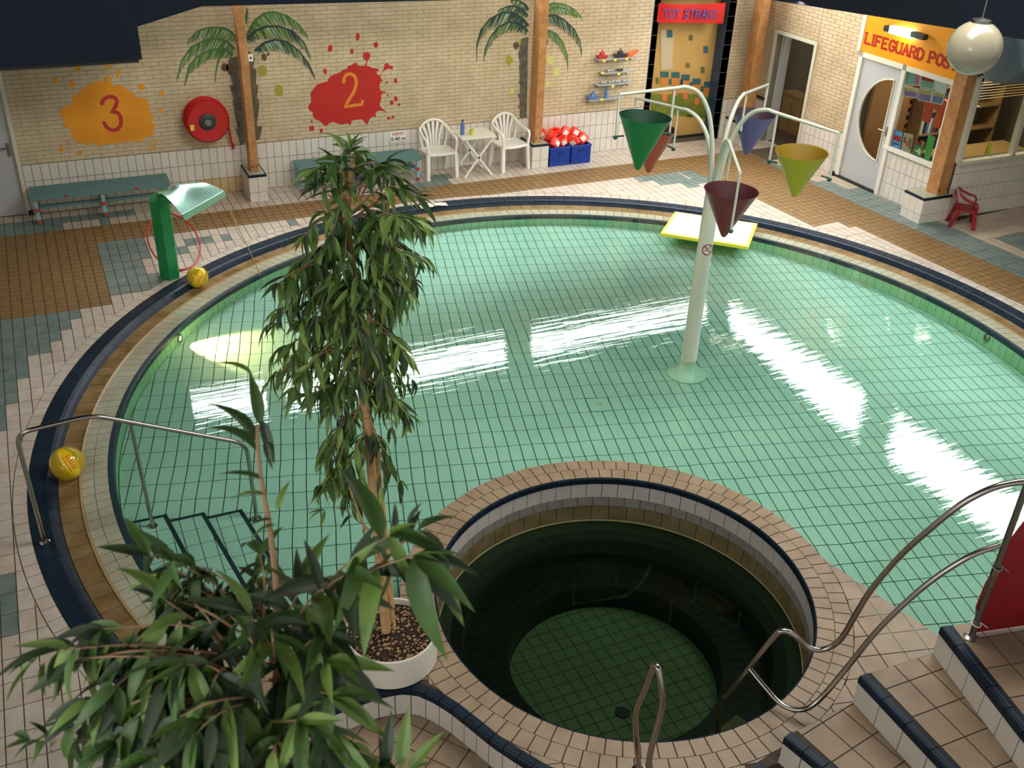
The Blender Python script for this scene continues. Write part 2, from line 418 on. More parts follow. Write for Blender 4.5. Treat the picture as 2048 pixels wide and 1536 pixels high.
def colr(x, y):
    if y > -0.78:
        if x < 1.25 and y < -0.26 and not (0.2 < x < 0.75 and y < -0.5): return 'tile_bluegrey' if (x < 0.95 or y > -0.5) else 'tile_rose'
        if 5.68 < x < 6.27 and y < -0.5 or 5.95 < x < 6.35 and -0.52 < y < -0.25: return 'tile_bluegrey'
        return 'tile_rose' if x < 3.3 else 'tile_white'
    if y > -1.42: return 'BROWN'
    if x < 0.645 and y > -3.46: return 'BROWN'
    if x < 0.645:
        k = int((-3.46-y)/RH)
        if k < len(blue_edge) and x < blue_edge[k]: return 'tile_bluegrey'
        if -8.95 < y < -8.4 and x < -0.6: return 'tile_bluegrey'
        if x < -0.75 and -12 < y < -9.5: return 'tile_white'
        return 'tile_white'
    if x < 1.30 and y > -3.2:
        return 'tile_rose' if (x > 1.14 and -2.75 < y < -2.18) else 'tile_bluegrey'
    if x < 1.72 and -3.2 < y < -2.70: return 'tile_bluegrey'
    if 1.55 < x < 1.78 and -2.2 < y < -1.92: return 'tile_bluegrey'
    if 1.78 < x < 2.12 and -1.93 < y < -1.67: return 'tile_bluegrey'
    if 2.28 < x < 2.42 and -1.93 < y < -1.67: return 'tile_bluegrey'
    if 3.33 < x < 3.48 and y > -1.68: return 'tile_bluegrey'
    if 9.2 < x < 10.6 and y > -2.2 and x-9.2 > (-1.42-y)*1.1 and x < 10.75+(y+1.42)*0.9: return 'tile_bluegrey'
    return 'tile_white'
def addp(poly, z, mt, off=0.0):
    if len(poly) >= 3 and parea(poly) > 3e-4:
        items.append(([(p[0], p[1], z) for p in poly], mt, UP3))
XB = 10.2
# main grid (aligned to the back wall)
def lim(poly):
    poly = clipc(poly, PC, OUTR)
    return poly
rows = [(-0.004-RH*j, -0.004-RH*(j+1)) for j in range(3)]; rows[2] = (rows[2][0], -0.78)
nr = 52
for j in range(nr): rows.append((-1.42-RH*j, -1.42-RH*(j+1)))
for y1, y0 in rows:
    k0 = int((-2.8+0.63)/CW)
    xmax = 12.9 if y1 > -0.8 else XB
    for k in range(k0, int((xmax+0.63)/CW)+1):
        x0 = -0.63+CW*k; x1 = min(x0+CW, xmax)
        if x1 <= x0: continue
        if x0 > 6.2 and y0 < -12.5 or (x0 > 0.7 and y0 < -10.93): continue
        mt = colr((x0+x1)/2, (y0+y1)/2)
        P = lim([(x0, y0), (x1, y0), (x1, y1), (x0, y1)])
        if len(P) < 3: continue
        if mt == 'BROWN':
            m_ = (y0+y1)/2
            addp(cliph(P, (0, m_), (0, 1)), 0.0, 'tile_brown'); addp(cliph(P, (0, m_), (0, -1)), 0.0, 'tile_brown')
        else: addp(P, 0.0, mt)
for j in range(5):
    y1 = -0.78-0.128*j; y0 = y1-0.128
    for k in range(int((-2.8+0.63)/CW), int((12.2+0.63)/CW)):
        x0 = -0.63+CW*k; addp(lim([(x0, y0), (x0+CW, y0), (x0+CW, y1), (x0, y1)]), 0.0, 'tile_brown')
# grid turned with the right-hand wall
tb = 0.09
def bq(u, v): return (XB+0.02+u*cos(tb)+(-v)*sin(tb)*-1.0, -1.30-v*cos(tb)+u*sin(tb))   # v toward the viewer
for j in range(-2, 40):
    for k in range(-22, 50):
        u0 = CW*k; v0 = RH*j
        full = [bq(u0, v0), bq(u0+CW, v0), bq(u0+CW, v0+RH), bq(u0, v0+RH)]
        cx = sum(p[0] for p in full)/4; cy = sum(p[1] for p in full)/4
        far = 11.87+0.09*(-cy); near = (10.38+0.115*(-cy)) if cy > -4.39 else (11.17+0.09*(-cy))
        br = near < cx < far and cy > -9.5
        if cy > -4.75 and cx > 12.70+TH*(-cy)+0.05: continue
        if br: mt = 'tile_brown'
        elif far <= cx < far+0.36+0.25*(cy < -3.2)-0.2*(cy > -2.6) and cy > -7: mt = 'tile_bluegrey'
        elif cx > 13.3 and -6.3 < cy < -5.7 or cx > 14.4 and -5.6 < cy < -5.2: mt = 'tile_bluegrey'
        elif 10.2 < cx < 10.75 and cy > -2.15 and cx < near: mt = 'tile_bluegrey'
        else: mt = 'tile_white' if cx < near else 'tile_rose'
        for q in (([bq(u0, v0), bq(u0+CW, v0), bq(u0+CW, v0+RH/2), bq(u0, v0+RH/2)], [bq(u0, v0+RH/2), bq(u0+CW, v0+RH/2), bq(u0+CW, v0+RH), bq(u0, v0+RH)]) if br else (full,)):
            q = cliph(q, (XB, 0), (1, 0)); q = cliph(q, (0, -1.42), (0, -1)) if q else q
            if q: q = clipc(q, PC, OUTR)
            if q and len(q) >= 3: addp(q, 0.0, mt)
# lobby in front of the whirlpool: grid turned 40 degrees
ta = radians(38)
for j in range(-14, 14):
    for k in range(-20, 20):
        q = [(2.6+u*cos(ta)-v*sin(ta), -12.3+u*sin(ta)+v*cos(ta)) for u, v in ((k*.19, j*.19), (k*.19+.19, j*.19), (k*.19+.19, j*.19+.19), (k*.19, j*.19+.19))]
        q = cliph(q, (0.70, 0), (1, 0)); q = cliph(q, (0, -10.925), (0, -1)) if q else q
        if q: q = clipc(q, TC, 1.83)
        if q: q = cliph(q, (0, -14.6), (0, 1))
        if q: q = cliph(q, (4.4, 0), (-1, 0))
        if q and len(q) >= 3: addp(q, 0.0, 'tread_tile')
# ring of cut tiles outside the kerb
n = 252
for i in range(n):
    a0 = 2*pi*i/n; a1 = 2*pi*(i+1)/n
    q = [tuple(pc(R_OUT+0.004, a0, 0)[:2]), tuple(pc(OUTR, a0, 0)[:2]), tuple(pc(OUTR, a1, 0)[:2]), tuple(pc(R_OUT+0.004, a1, 0)[:2])]
    if sum(p[1] for p in q)/4 < -10.90 and 0.45 < q[0][0]: continue
    addp(q, 0.0, 'tile_white')
obj('lobby_bed', MB().prism([(0.62, -10.93), (0.62, -12.3), (1.5, -14.6), (6.5, -14.6), (6.5, -12.4), (5.0, -12.2), (2.3, -12.0), (2.0, -10.93)], -0.2, -0.006), 'grout_dark', floor)
tilefield('tile', floor, items, 0.009, 0.008)
# ------------------------------------------------------------------ kerb, gutter, rim, basin
def arcpiece(R0, R1, a0, a1, prof, seg=2, c=PC):
    """prof: [(r,z)] ordered from outer bottom over the top to inner bottom"""
    s = MB(); m = len(prof)
    for j in range(seg+1):
        a = a0+(a1-a0)*j/seg
        s.v += [tuple(pc(r, a, z, c)) for r, z in prof]
    for j in range(seg):
        for i in range(m-1):
            s.f.append((j*m+i, j*m+i+1, (j+1)*m+i+1, (j+1)*m+i)); s.mi.append(0)
    s.f.append(tuple(range(m))[::-1]); s.mi.append(0); s.f.append(tuple(seg*m+i for i in range(m))); s.mi.append(0)
    return s
def ringsurf(prof, n=160, c=PC, cut=None):
    s = MB(); m = len(prof)
    for j in range(n):
        a = 2*pi*j/n; s.v += [tuple(pc(r, a, z, c)) for r, z in prof]
    for j in range(n):
        for i in range(m-1): s.f.append((j*m+i, ((j+1) % n)*m+i, ((j+1) % n)*m+i+1, j*m+i+1)); s.mi.append(0)
    return s
def ringpieces(name, parent, n, prof, mt, gapa, seg=2, c=PC, keep=300, cond=None, off=0.0):
    lst = []
    for i in range(n):
        a0 = 2*pi*(i+off)/n; a1 = 2*pi*(i+1+off)/n; am = (a0+a1)/2; r, z = prof[len(prof)//2]; P = pc(r, am, z, c)
        if cond and not cond(P, am): continue
        q = pj(P); vis = q is not None and -15 < q[0] < 2063 and -15 < q[1] < 1551
        lst.append((q[2] if vis else 1e6, a0, a1, P))
    lst.sort(key=lambda t: t[0]); rest = MB(); k = 0
    ang = 2*pi/n; proto = None
    for d, a0, a1, P in lst:
        if d < 1e5 and k < keep:
            if proto is None:
                pm = arcpiece(0, 0, gapa/2, ang-gapa/2, prof, seg, (0, 0)); proto = nm(name, pm, mt, False)
            o = bpy.data.objects.new(name, proto); C.objects.link(o); o.parent = parent
            w = WPOS.get(parent.name, Vector((0, 0, 0))); o.location = (c[0]-w.x, c[1]-w.y, -w.z); o.rotation_euler.z = a0; k += 1
        else: 
            pm = arcpiece(0, 0, a0+gapa/2, a1-gapa/2, prof, seg, c); rest.raw(pm.v, pm.f)
    if rest.f: obj(name, rest, mt, parent, kind='stuff')
nearcut = lambda P, a: not (P.y < -10.93) 
basin = struct('basin', ringsurf([(R_OUT, -0.012), (R_OUT-0.14, -0.012), (R_IN+0.005, -0.07), (R_LIP, -0.066), (R_ED, -0.05), (R_W+0.004, -0.05), (R_W+0.004, -0.42)]), 'navy_joint', label='round paddling pool shell with navy kerb and overflow gutter')
ringpieces('kerb_tile', basin, 152, [(R_OUT, -0.02), (R_OUT, 0.004), (R_OUT-0.13, 0.006), (R_OUT-0.135, -0.01)], 'navy_tile', 0.0009, cond=nearcut)
ringpieces('kerb_nosing', basin, 152, [(R_OUT-0.132, -0.02), (R_OUT-0.132, 0.003), (R_OUT-0.165, 0.008), (R_OUT-0.20, -0.002), (R_OUT-0.225, -0.028), (R_IN, -0.062)], 'navy_tile', 0.0009, cond=nearcut)
ringpieces('gutter_tile', basin, 190, [(R_IN-0.003, -0.09), (R_IN-0.003, -0.058), (R_LIP+0.006, -0.058), (R_LIP+0.006, -0.09)], 'gutter_tile', 0.0012, cond=nearcut)
s = MB(); s.raw(ringsurf([(R_LIP+0.008, -0.06), (R_LIP+0.004, -0.042), (R_LIP-0.010, -0.040), (R_LIP-0.014, -0.06)]).v, ringsurf([(R_LIP+0.008, -0.06), (R_LIP+0.004, -0.042), (R_LIP-0.010, -0.040), (R_LIP-0.014, -0.06)]).f)
obj('gutter_lip', s, 'gutter_lip', basin, smooth=True)
ringpieces('rim_tile', basin, 266, [(R_LIP-0.015, -0.07), (R_LIP-0.015, -0.052), (5.484, -0.044), (5.484, -0.06)], 'edge_tile', 0.0014, seg=1, cond=nearcut)
ringpieces('rim_tile', basin, 266, [(5.480, -0.07), (5.480, -0.043), (R_ED+0.004, -0.034), (R_ED+0.004, -0.06)], 'edge_tile', 0.0014, seg=1, cond=nearcut)
ringpieces('edge_tile', basin, 140, [(R_ED, -0.06), (R_ED, -0.031), (R_W+0.012, -0.031), (R_W, -0.045), (R_W, -0.085)], 'dark_edge', 0.0009, cond=nearcut)
# basin wall tiles and floor
its = []
n = 266
for i in range(n):
    a0 = 2*pi*i/n; a1 = 2*pi*(i+1)/n; am = (a0+a1)/2; p = pc(R_W, am, 0); zb = pfz(p.x, p.y)-0.01
    if p.y < -11.2: continue
    its.append(([pc(R_W, a0, zb), pc(R_W, a1, zb), pc(R_W, a1, -0.088), pc(R_W, a0, -0.088)], 'pool_wall_tile', (-cos(am), -sin(am), 0)))
tilefield('wall_tile', basin, its, 0.007, 0.006)
# finer grout bed so that it follows the falling floor
s = MB(); NB = 40
for j in range(NB):
    for i in range(144):
        r0 = (R_W+0.02)*j/NB; r1 = (R_W+0.02)*(j+1)/NB; a0 = 2*pi*i/144; a1 = 2*pi*(i+1)/144
        q = [pc(r0, a0, 0), pc(r1, a0, 0), pc(r1, a1, 0), pc(r0, a1, 0)]
        if any(hypot(p.x-TC[0], p.y-TC[1]) < TR_I+0.02 for p in q): continue
        if j == 0: q = q[1:]
        if j == 0: q = [pc(0, 0, 0)]+q[:2]
        s.face([(p.x, p.y, pfz(p.x, p.y)-0.007) for p in q])
pool_floor = struct('basin_floor', s, 'pool_grout', label='green tiled floor of the paddling pool')
its = []
PW = 0.1255; PH = 0.262
def jit(x, y):
    return (x+0.0045*sin(x*7.1+y*5.3)+0.003*sin(y*21+x*3), y+0.005*sin(x*6.3-y*8.7)+0.003*cos(x*19))
def inplat(x, y): return hypot(x-TC[0], y-TC[1]) < TR_O-0.1
steps_x = (0.28, 1.36)
GA = radians(-14.5); GU = (cos(GA), sin(GA)); GV = (sin(GA), -cos(GA)); PW = 0.131; PH = 0.277
def gp2(u, v): return (4.59+GU[0]*u+GV[0]*v, -7.00+GU[1]*u+GV[1]*v)
dq = fz(1208, 821, -0.26); du_ = (dq.x-4.59)*GU[0]+(dq.y+7.0)*GU[1]; dv_ = (dq.x-4.59)*GV[0]+(dq.y+7.0)*GV[1]
DK = round(du_/PW)-1; DJ = math.floor(dv_/PH)
for j in range(-24, 26):
    for k in range(-50, 50):
        q = [(k*PW, j*PH), (k*PW+PW, j*PH), (k*PW+PW, j*PH+PH), (k*PW, j*PH+PH)]; q = [gp2(*p) for p in q]
        if all(hypot(p[0]-PC[0], p[1]-PC[1]) > R_W for p in q): continue
        if any(hypot(p[0]-TC[0], p[1]-TC[1]) < TR_I+0.015 for p in q): continue
        if j == DJ and k in (DK, DK+1): continue
        q = clipin([jit(*p) for p in q], PC, R_W-0.002)
        if len(q) < 3 or parea(q) < 4e-4: continue
        its.append(([(p[0], p[1], pfz(*p)) for p in q], 'pool_tile', UP3))
tilefield('tile', pool_floor, its, 0.0105, 0.007)
# floor drain
s = MB(); cx, cy = gp2((DK+1)*PW, (DJ+.5)*PH); s.box((cx, cy, pfz(cx, cy)-0.007), (2*PW-.01, PH-.01, 0.012), 'pool_tile', Matrix.Rotation(GA, 3, 'Z'))
dr = obj('drain', s, None, pool_floor)
s = MB(); s.lathe([(0.0, 0.0), (0.055, 0.0), (0.06, -0.004)], (cx, cy, pfz(cx, cy)+0.004), 24, 'tree_base')
for i in range(-3, 4):
    for j in range(-3, 4):
        if i*i+j*j < 10: s.box((cx+i*0.014, cy+j*0.014, pfz(cx, cy)+0.004), (0.006, 0.006, 0.003), 'hose_hub')
obj('grate', s, None, dr)
# water
s = MB(); g = circ(PC, R_ED-0.004, 160); hg = circ(TC, 1.66, 60)
tr = tessellate_polygon([[Vector((p[0], p[1], 0)) for p in g], [Vector((p[0], p[1], 0)) for p in hg]]); gg = g+hg
s.raw([(p[0], p[1], WZ) for p in gg], [tuple(t) if ((Vector((*gg[t[1]], 0))-Vector((*gg[t[0]], 0))).cross(Vector((*gg[t[2]], 0))-Vector((*gg[t[0]], 0)))).z > 0 else tuple(reversed(t)) for t in tr])
w = obj('pool_water', s, 'pool_water'); w['kind'] = 'stuff'; w['label'] = 'clear green water filling the round paddling pool'; w['category'] = 'water'
# underwater entry steps at the left
def step_poly(x0, x1, y0, y1): return [(x0, y0), (x1, y0), (x1, y1), (x0, y1)]
es = thing('entry_steps', 'submerged tiled entry steps with dark nosings inside the pool by the left handrail', 'steps', (0.8, -8.9, -0.3))
for n_, (xa, xb, zt) in enumerate(((0.30, 0.64, -0.075), (0.64, 0.97, -0.15), (0.97, 1.31, -0.21))):
    yb = -7.87; ya = -10.1
    s = MB(); sk = 0.115
    Q = [(xa, yb), (xa+0.12, ya), (xb+sk*2.2, ya), (xb, yb)]
    Q = [(xa, ya), (xb+0.30, ya), (xb, yb), (xa, yb)]
    Q = [clip for clip in clipin(Q, PC, R_W-0.01)]
    s.prism(Q, -0.34, zt-0.006, 'grout_dark'); st = obj('step', s, None, es)
    its = []
    for j in range(10):
        for k in range(4):
            q = [(xa+0.125*k-0.03, yb-0.22*(j+1)), (xa+0.125*k+0.095, yb-0.22*(j+1)), (xa+0.125*k+0.095, yb-0.22*j), (xa+0.125*k-0.03, yb-0.22*j)]
            q = clipin(q, PC, R_W-0.02)
            if q: q = cliph(q, (xb-0.035, yb), Vector((-(ya-yb), (xb+0.30-xb), 0)).normalized()[:2] if False else (-0.991, -0.1333))
            if q: q = cliph(q, (xa, 0), (1, 0))
            if q: q = cliph(q, (0, yb-0.03), (0, -1))
            if q and len(q) >= 3 and parea(q) > 5e-4: its.append(([(p[0], p[1], zt) for p in q], 'pool_tile', UP3))
    tilefield('tile', st, its, 0.007, 0.006)
    s = MB(); d = Vector((0.30, ya-yb, 0)).normalized()
    s.plate([(xb-0.035, yb, zt-0.004), (xb, yb, zt-0.004), (xb+0.30, ya, zt-0.004), (xb+0.265, ya, zt-0.004)], (0, 0, 1), 0.007, 'dark_edge')
    s.plate([(xa, yb-0.03, zt-0.004), (xb-0.035, yb-0.03, zt-0.004), (xb-0.035, yb, zt-0.004), (xa, yb, zt-0.004)], (0, 0, 1), 0.007, 'dark_edge')
    obj('nosing', s, None, st)
# underwater lamp in the left basin wall
def wall_lamp(px, py, lit, label):
    d = ray(px, py); best = None
    for k in range(2000):
        a = 2*pi*k/2000; P = pc(R_W, a, -0.14); q = pj(P)
        if q:
            e = hypot(q[0]-px, q[1]-py)
            if best is None or e < best[0]: best = (e, a)
    a = best[1]; P = pc(R_W-0.008, a, -0.135); n_ = Vector((-cos(a), -sin(a), 0))
    Rm = n_.to_track_quat('Z', 'Y').to_matrix()
    t = thing('pool_lamp', label, 'lamp', P)
    s = MB(); s.lathe([(0.030, 0.0), (0.052, 0.0), (0.055, 0.012), (0.050, 0.020), (0.034, 0.020), (0.030, 0.010)], P, 28, None, R=Rm); obj('bezel', s, 'steel_dull', t, smooth=True)
    s = MB(); s.lathe([(0.0, 0.014), (0.020, 0.013), (0.031, 0.006)], P, 24, None, R=Rm); obj('lens', s, 'lamp_warm' if lit else 'steel_dull', t, smooth=True)
    if lit:
        l = bpy.data.lights.new('pool_lamp_beam', 'SPOT'); l.energy = 340; l.color = (1.0, 0.66, 0.30); l.spot_size = radians(74); l.spot_blend = 0.35; l.shadow_soft_size = 0.03
        o = bpy.data.objects.new('pool_lamp_beam', l); C.objects.link(o); o.location = P+n_*0.06+Vector((0, 0, 0.05)); tgt = Vector((2.6, -5.1, -0.5))
        o.rotation_euler = (tgt-o.location).to_track_quat('-Z', 'Y').to_euler()
wall_lamp(357, 676, True, 'lit round underwater lamp in the left wall of the pool')
wall_lamp(1975, 675, False, 'unlit round fitting in the right wall of the pool')
# ------------------------------------------------------------------ raised whirlpool platform
front = [(1.11, -10.95), (1.68, -10.91), (1.84, -10.93), (1.95, -10.99), (2.03, -11.09), (2.11, -11.23), (2.19, -11.42), (2.27, -11.62), (2.36, -11.79), (2.46, -11.96), (2.62, -12.15), (2.85, -12.35), (3.15, -12.52), (3.5, -12.58), (3.92, -12.50)]
left_top = [(2.06, -10.25), (1.80, -10.16), (1.45, -10.18), (1.05, -10.30), (0.72, -10.55), (0.60, -10.93)]
outl = circ(TC, TR_O, 40, radians(-10), radians(168), True)+left_top+front+[(4.0, -12.52), (5.30, -12.52), (5.36, -12.07), (5.53, -11.36)]
hole = circ(TC, TR_I, 72)
s = MB()
A_ = [Vector((p[0], p[1], 0)) for p in outl]; B_ = [Vector((p[0], p[1], 0)) for p in hole]
allp = outl+hole; tr = tessellate_polygon([A_, B_]); vs = [Vector((p[0], p[1], PZ-0.006)) for p in allp]; fs = []
for t in tr:
    a = [vs[i] for i in t]; fs.append(tuple(t) if (a[1]-a[0]).cross(a[2]-a[0]).z > 0 else tuple(reversed(t)))
s.raw(vs, fs)
no = len(outl); s.raw([(p[0], p[1], z) for z in (-0.36, PZ-0.006) for p in outl], [(i, (i+1) % no, no+(i+1) % no, no+i) for i in range(no)])
platform = struct('whirlpool_platform', s, 'grout_dark', label='raised tiled platform around the round whirlpool')
obj('bed_wedge', MB().prism([(5.61, -10.95), (5.45, -11.4), (5.1, -11.95), (4.6, -12.28), (4.0, -12.45), (4.0, -12.52), (5.30, -12.52), (5.36, -12.07), (5.53, -11.36)][::-1], -0.3, PZ-0.006), 'grout_dark', platform)
ringpieces('coping_tile', platform, 84, [(TR_I+0.135, PZ-0.01), (TR_I+0.135, PZ), (TR_I+0.0, PZ), (TR_I, PZ-0.02)], 'coping_tile', 0.006, c=TC)
ringpieces('coping_tile', platform, 92, [(TR_O-0.003, PZ-0.01), (TR_O-0.003, PZ), (TR_I+0.140, PZ), (TR_I+0.140, PZ-0.01)], 'coping_tile', 0.0055, c=TC)
def resample(P, d):
    out = [Vector((*P[0], 0))]; acc = 0
    for i in range(len(P)-1):
        a = Vector((*P[i], 0)); b = Vector((*P[i+1], 0)); L = (b-a).length; t = d-acc
        while t <= L: out.append(a+(b-a)*(t/L)); t += d
        acc = L-(t-d)
    return out
FR = resample([(0.60, -10.95)]+front, 0.02)
def fn(i):
    a = FR[max(0, i-3)]; b = FR[min(len(FR)-1, i+3)]; t = (b-a).normalized(); return Vector((t.y, -t.x, 0))
its = []
ta = radians(-14)
for j in range(-12, 14):
    for k in range(-26, 16):
        w_ = 0.2
        q = [(4.9+u*cos(ta)-v*sin(ta), -11.9+u*sin(ta)+v*cos(ta)) for u, v in ((k*w_, j*w_), (k*w_+w_, j*w_), (k*w_+w_, j*w_+w_), (k*w_, j*w_+w_))]
        q = clipc(q, TC, TR_O+0.002)
        if len(q) < 3: continue
        cx = sum(p[0] for p in q)/len(q); cy = sum(p[1] for p in q)/len(q)
        # keep tiles whose centre is inside the outline and clip to its main edges
        ins = False; jn = len(outl)-1
        for i in range(len(outl)):
            xi, yi = outl[i]; xj, yj = outl[jn]
            if (yi > cy) != (yj > cy) and cx < (xj-xi)*(cy-yi)/(yj-yi)+xi: ins = not ins
            jn = i
        if cx > 4.6 and cy < -10.85:
            q2 = cliph(q, (5.62, -10.95), (-0.974, -0.226)); 
            if q2: q2 = cliph(q2, (0, -12.49), (0, 1))
            if q2 and len(q2) >= 3 and parea(q2) > 8e-4: its.append(([(p[0], p[1], PZ) for p in q2], 'coping_tile', UP3))
        elif ins:
            for c_ in list(q)+[(cx, cy)]:
                bi = min(range(len(FR)), key=lambda i_: (FR[i_].x-c_[0])**2+(FR[i_].y-c_[1])**2); d_ = hypot(FR[bi].x-c_[0], FR[bi].y-c_[1])
                if d_ < 0.30 and q: nn2 = fn(bi); q = cliph(q, (FR[bi].x-nn2.x*0.06, FR[bi].y-nn2.y*0.06), (-nn2.x, -nn2.y))
            if q and len(q) >= 3 and parea(q) > 6e-4: its.append(([(p[0], p[1], PZ) for p in q], 'coping_tile', UP3))
tilefield('tile', platform, its, 0.008, 0.006)
# front riser tiles and navy nosing following the curve
def ribbon(i0, i1, z0, z1, o0, o1, seg):
    s = MB(); ids = list(range(i0, i1+1, seg)); 
    if ids[-1] != i1: ids.append(i1)
    for i in ids:
        p = FR[i]; n_ = fn(i); s.v += [tuple(p+n_*o0+Vector((0, 0, z0))), tuple(p+n_*o1+Vector((0, 0, z0))), tuple(p+n_*o1+Vector((0, 0, z1))), tuple(p+n_*o0+Vector((0, 0, z1)))]
    for k in range(len(ids)-1):
        for e in range(4): s.f.append((k*4+e, (k+1)*4+e, (k+1)*4+(e+1) % 4, k*4+(e+1) % 4)); s.mi.append(0)
    s.f += [(0, 1, 2, 3), tuple(4*(len(ids)-1)+e for e in (3, 2, 1, 0))]; s.mi += [0, 0]
    return s
stp = 6
for i0 in range(0, len(FR)-stp, stp):
    obj('riser_tile', ribbon(i0, i0+stp, 0.003, 0.195, -0.001, 0.012, 3), 'wall_tile', platform)
    s = ribbon(i0, i0+stp, 0.199, 0.256, -0.001, 0.016, 3); obj('nosing_tile', s, 'navy_tile', platform)
    s = ribbon(i0, i0+stp, 0.246, 0.257, -0.055, -0.004, 3); obj('nosing_tile', s, 'navy_tile', platform)
# narrow the tiles to leave joints
for o in list(platform.children):
    if o.name.startswith('riser_tile') or o.name.startswith('nosing_tile'):
        vs = [v.co.copy() for v in o.data.vertices]; c_ = sum(vs, Vector())/len(vs); a = vs[0]; b = vs[-4]; t = (b-a); L = t.length
        if L > 1e-4:
            t.normalize()
            for v in o.data.vertices: v.co -= t*((v.co-c_).dot(t))*(0.006/L)*1.2
# tub shell
tub = struct('whirlpool_basin', ringsurf([(TR_I+0.006, PZ-0.01), (TR_I+0.006, -0.245), (1.285, -0.305), (1.285, -0.55), (0.90, -0.55), (0.90, -0.79)], 96, TC), 'tub_grout', label='round whirlpool basin with white rim tiles and dark seat below the water')
ringpieces('nosing_tile', tub, 64, [(TR_I+0.012, PZ-0.004), (TR_I-0.002, PZ+0.004), (TR_I-0.012, PZ-0.012), (TR_I-0.012, PZ-0.065), (TR_I+0.006, PZ-0.065)], 'navy_tile', 0.003, c=TC)
ringpieces('rim_tile', tub, 64, [(TR_I+0.004, PZ-0.068), (TR_I-0.006, PZ-0.068), (TR_I-0.006, 0.03), (TR_I+0.004, 0.03)], 'tub_white', 0.004, c=TC)
ringpieces('rim_tile', tub, 64, [(TR_I+0.004, 0.026), (TR_I-0.006, 0.026), (TR_I-0.006, -0.07), (TR_I+0.004, -0.07)], 'tub_grey', 0.004, c=TC, off=0.5)
ringpieces('gutter_tile', tub, 56, [(TR_I+0.004, -0.074), (TR_I-0.006, -0.074), (TR_I-0.02, -0.225), (TR_I+0.004, -0.225)], 'tub_brown', 0.004, c=TC)
ls = ringsurf([(TR_I+0.004, -0.228), (TR_I-0.022, -0.228), (TR_I-0.026, -0.245), (TR_I+0.004, -0.245)], 96, TC); obj('gutter_lip', ls, 'tub_line', tub)
ringpieces('seat_tile', tub, 64, [(TR_I-0.03, -0.29), (TR_I-0.03, -0.262), (1.29, -0.295), (1.285, -0.42)], 'tub_dark', 0.004, c=TC)
ringpieces('seat_tile', tub, 64, [(1.283, -0.56), (1.283, -0.538), (1.10, -0.538), (1.10, -0.56)], 'tub_dark', 0.004, c=TC)
ringpieces('seat_tile', tub, 64, [(1.095, -0.56), (1.095, -0.538), (0.902, -0.538), (0.898, -0.76)], 'tub_dark', 0.005, c=TC)
s = MB(); g = circ(TC, 0.905, 64); s.raw([(p[0], p[1], -0.785) for p in g], [tuple(range(64))]); tf = obj('floor_bed', s, 'tub_grout', tub)
its = []
for j in range(-8, 8):
    for k in range(-8, 8):
        q = clipin([(TC[0]+k*.12+a, TC[1]+j*.12+b) for a, b in ((0, 0), (.12, 0), (.12, .12), (0, .12))], TC, 0.895)
        if len(q) >= 3 and parea(q) > 5e-4: its.append(([(p[0], p[1], -0.779) for p in q], 'tub_green', UP3))
tilefield('tile', tf, its, 0.006, 0.005)
s = MB(); s.lathe([(0, 0.0), (0.06, 0.0), (0.065, -0.005)], (TC[0]-0.1, TC[1]-0.35, -0.772), 24); obj('drain', s, 'black_rubber', tub)
s = MB(); g = circ(TC, TR_I-0.02, 72); s.raw([(p[0], p[1], -0.238) for p in g], [tuple(range(72))])
w = obj('whirlpool_water', s, 'tub_water'); w['kind'] = 'stuff'; w['label'] = 'still dark green water in the round whirlpool'; w['category'] = 'water'
# entry step inside the whirlpool between its two rails
s = MB(); a0, a1 = radians(-104), radians(-68)
s.raw(arcpiece(0, 0, a0, a1, [(1.49, -0.6), (1.49, -0.27), (1.16, -0.27), (1.16, -0.6)], 8, TC).v, arcpiece(0, 0, a0, a1, [(1.49, -0.6), (1.49, -0.27), (1.16, -0.27), (1.16, -0.6)], 8, TC).f)
obj('entry_step', s, 'tub_brown', tub)
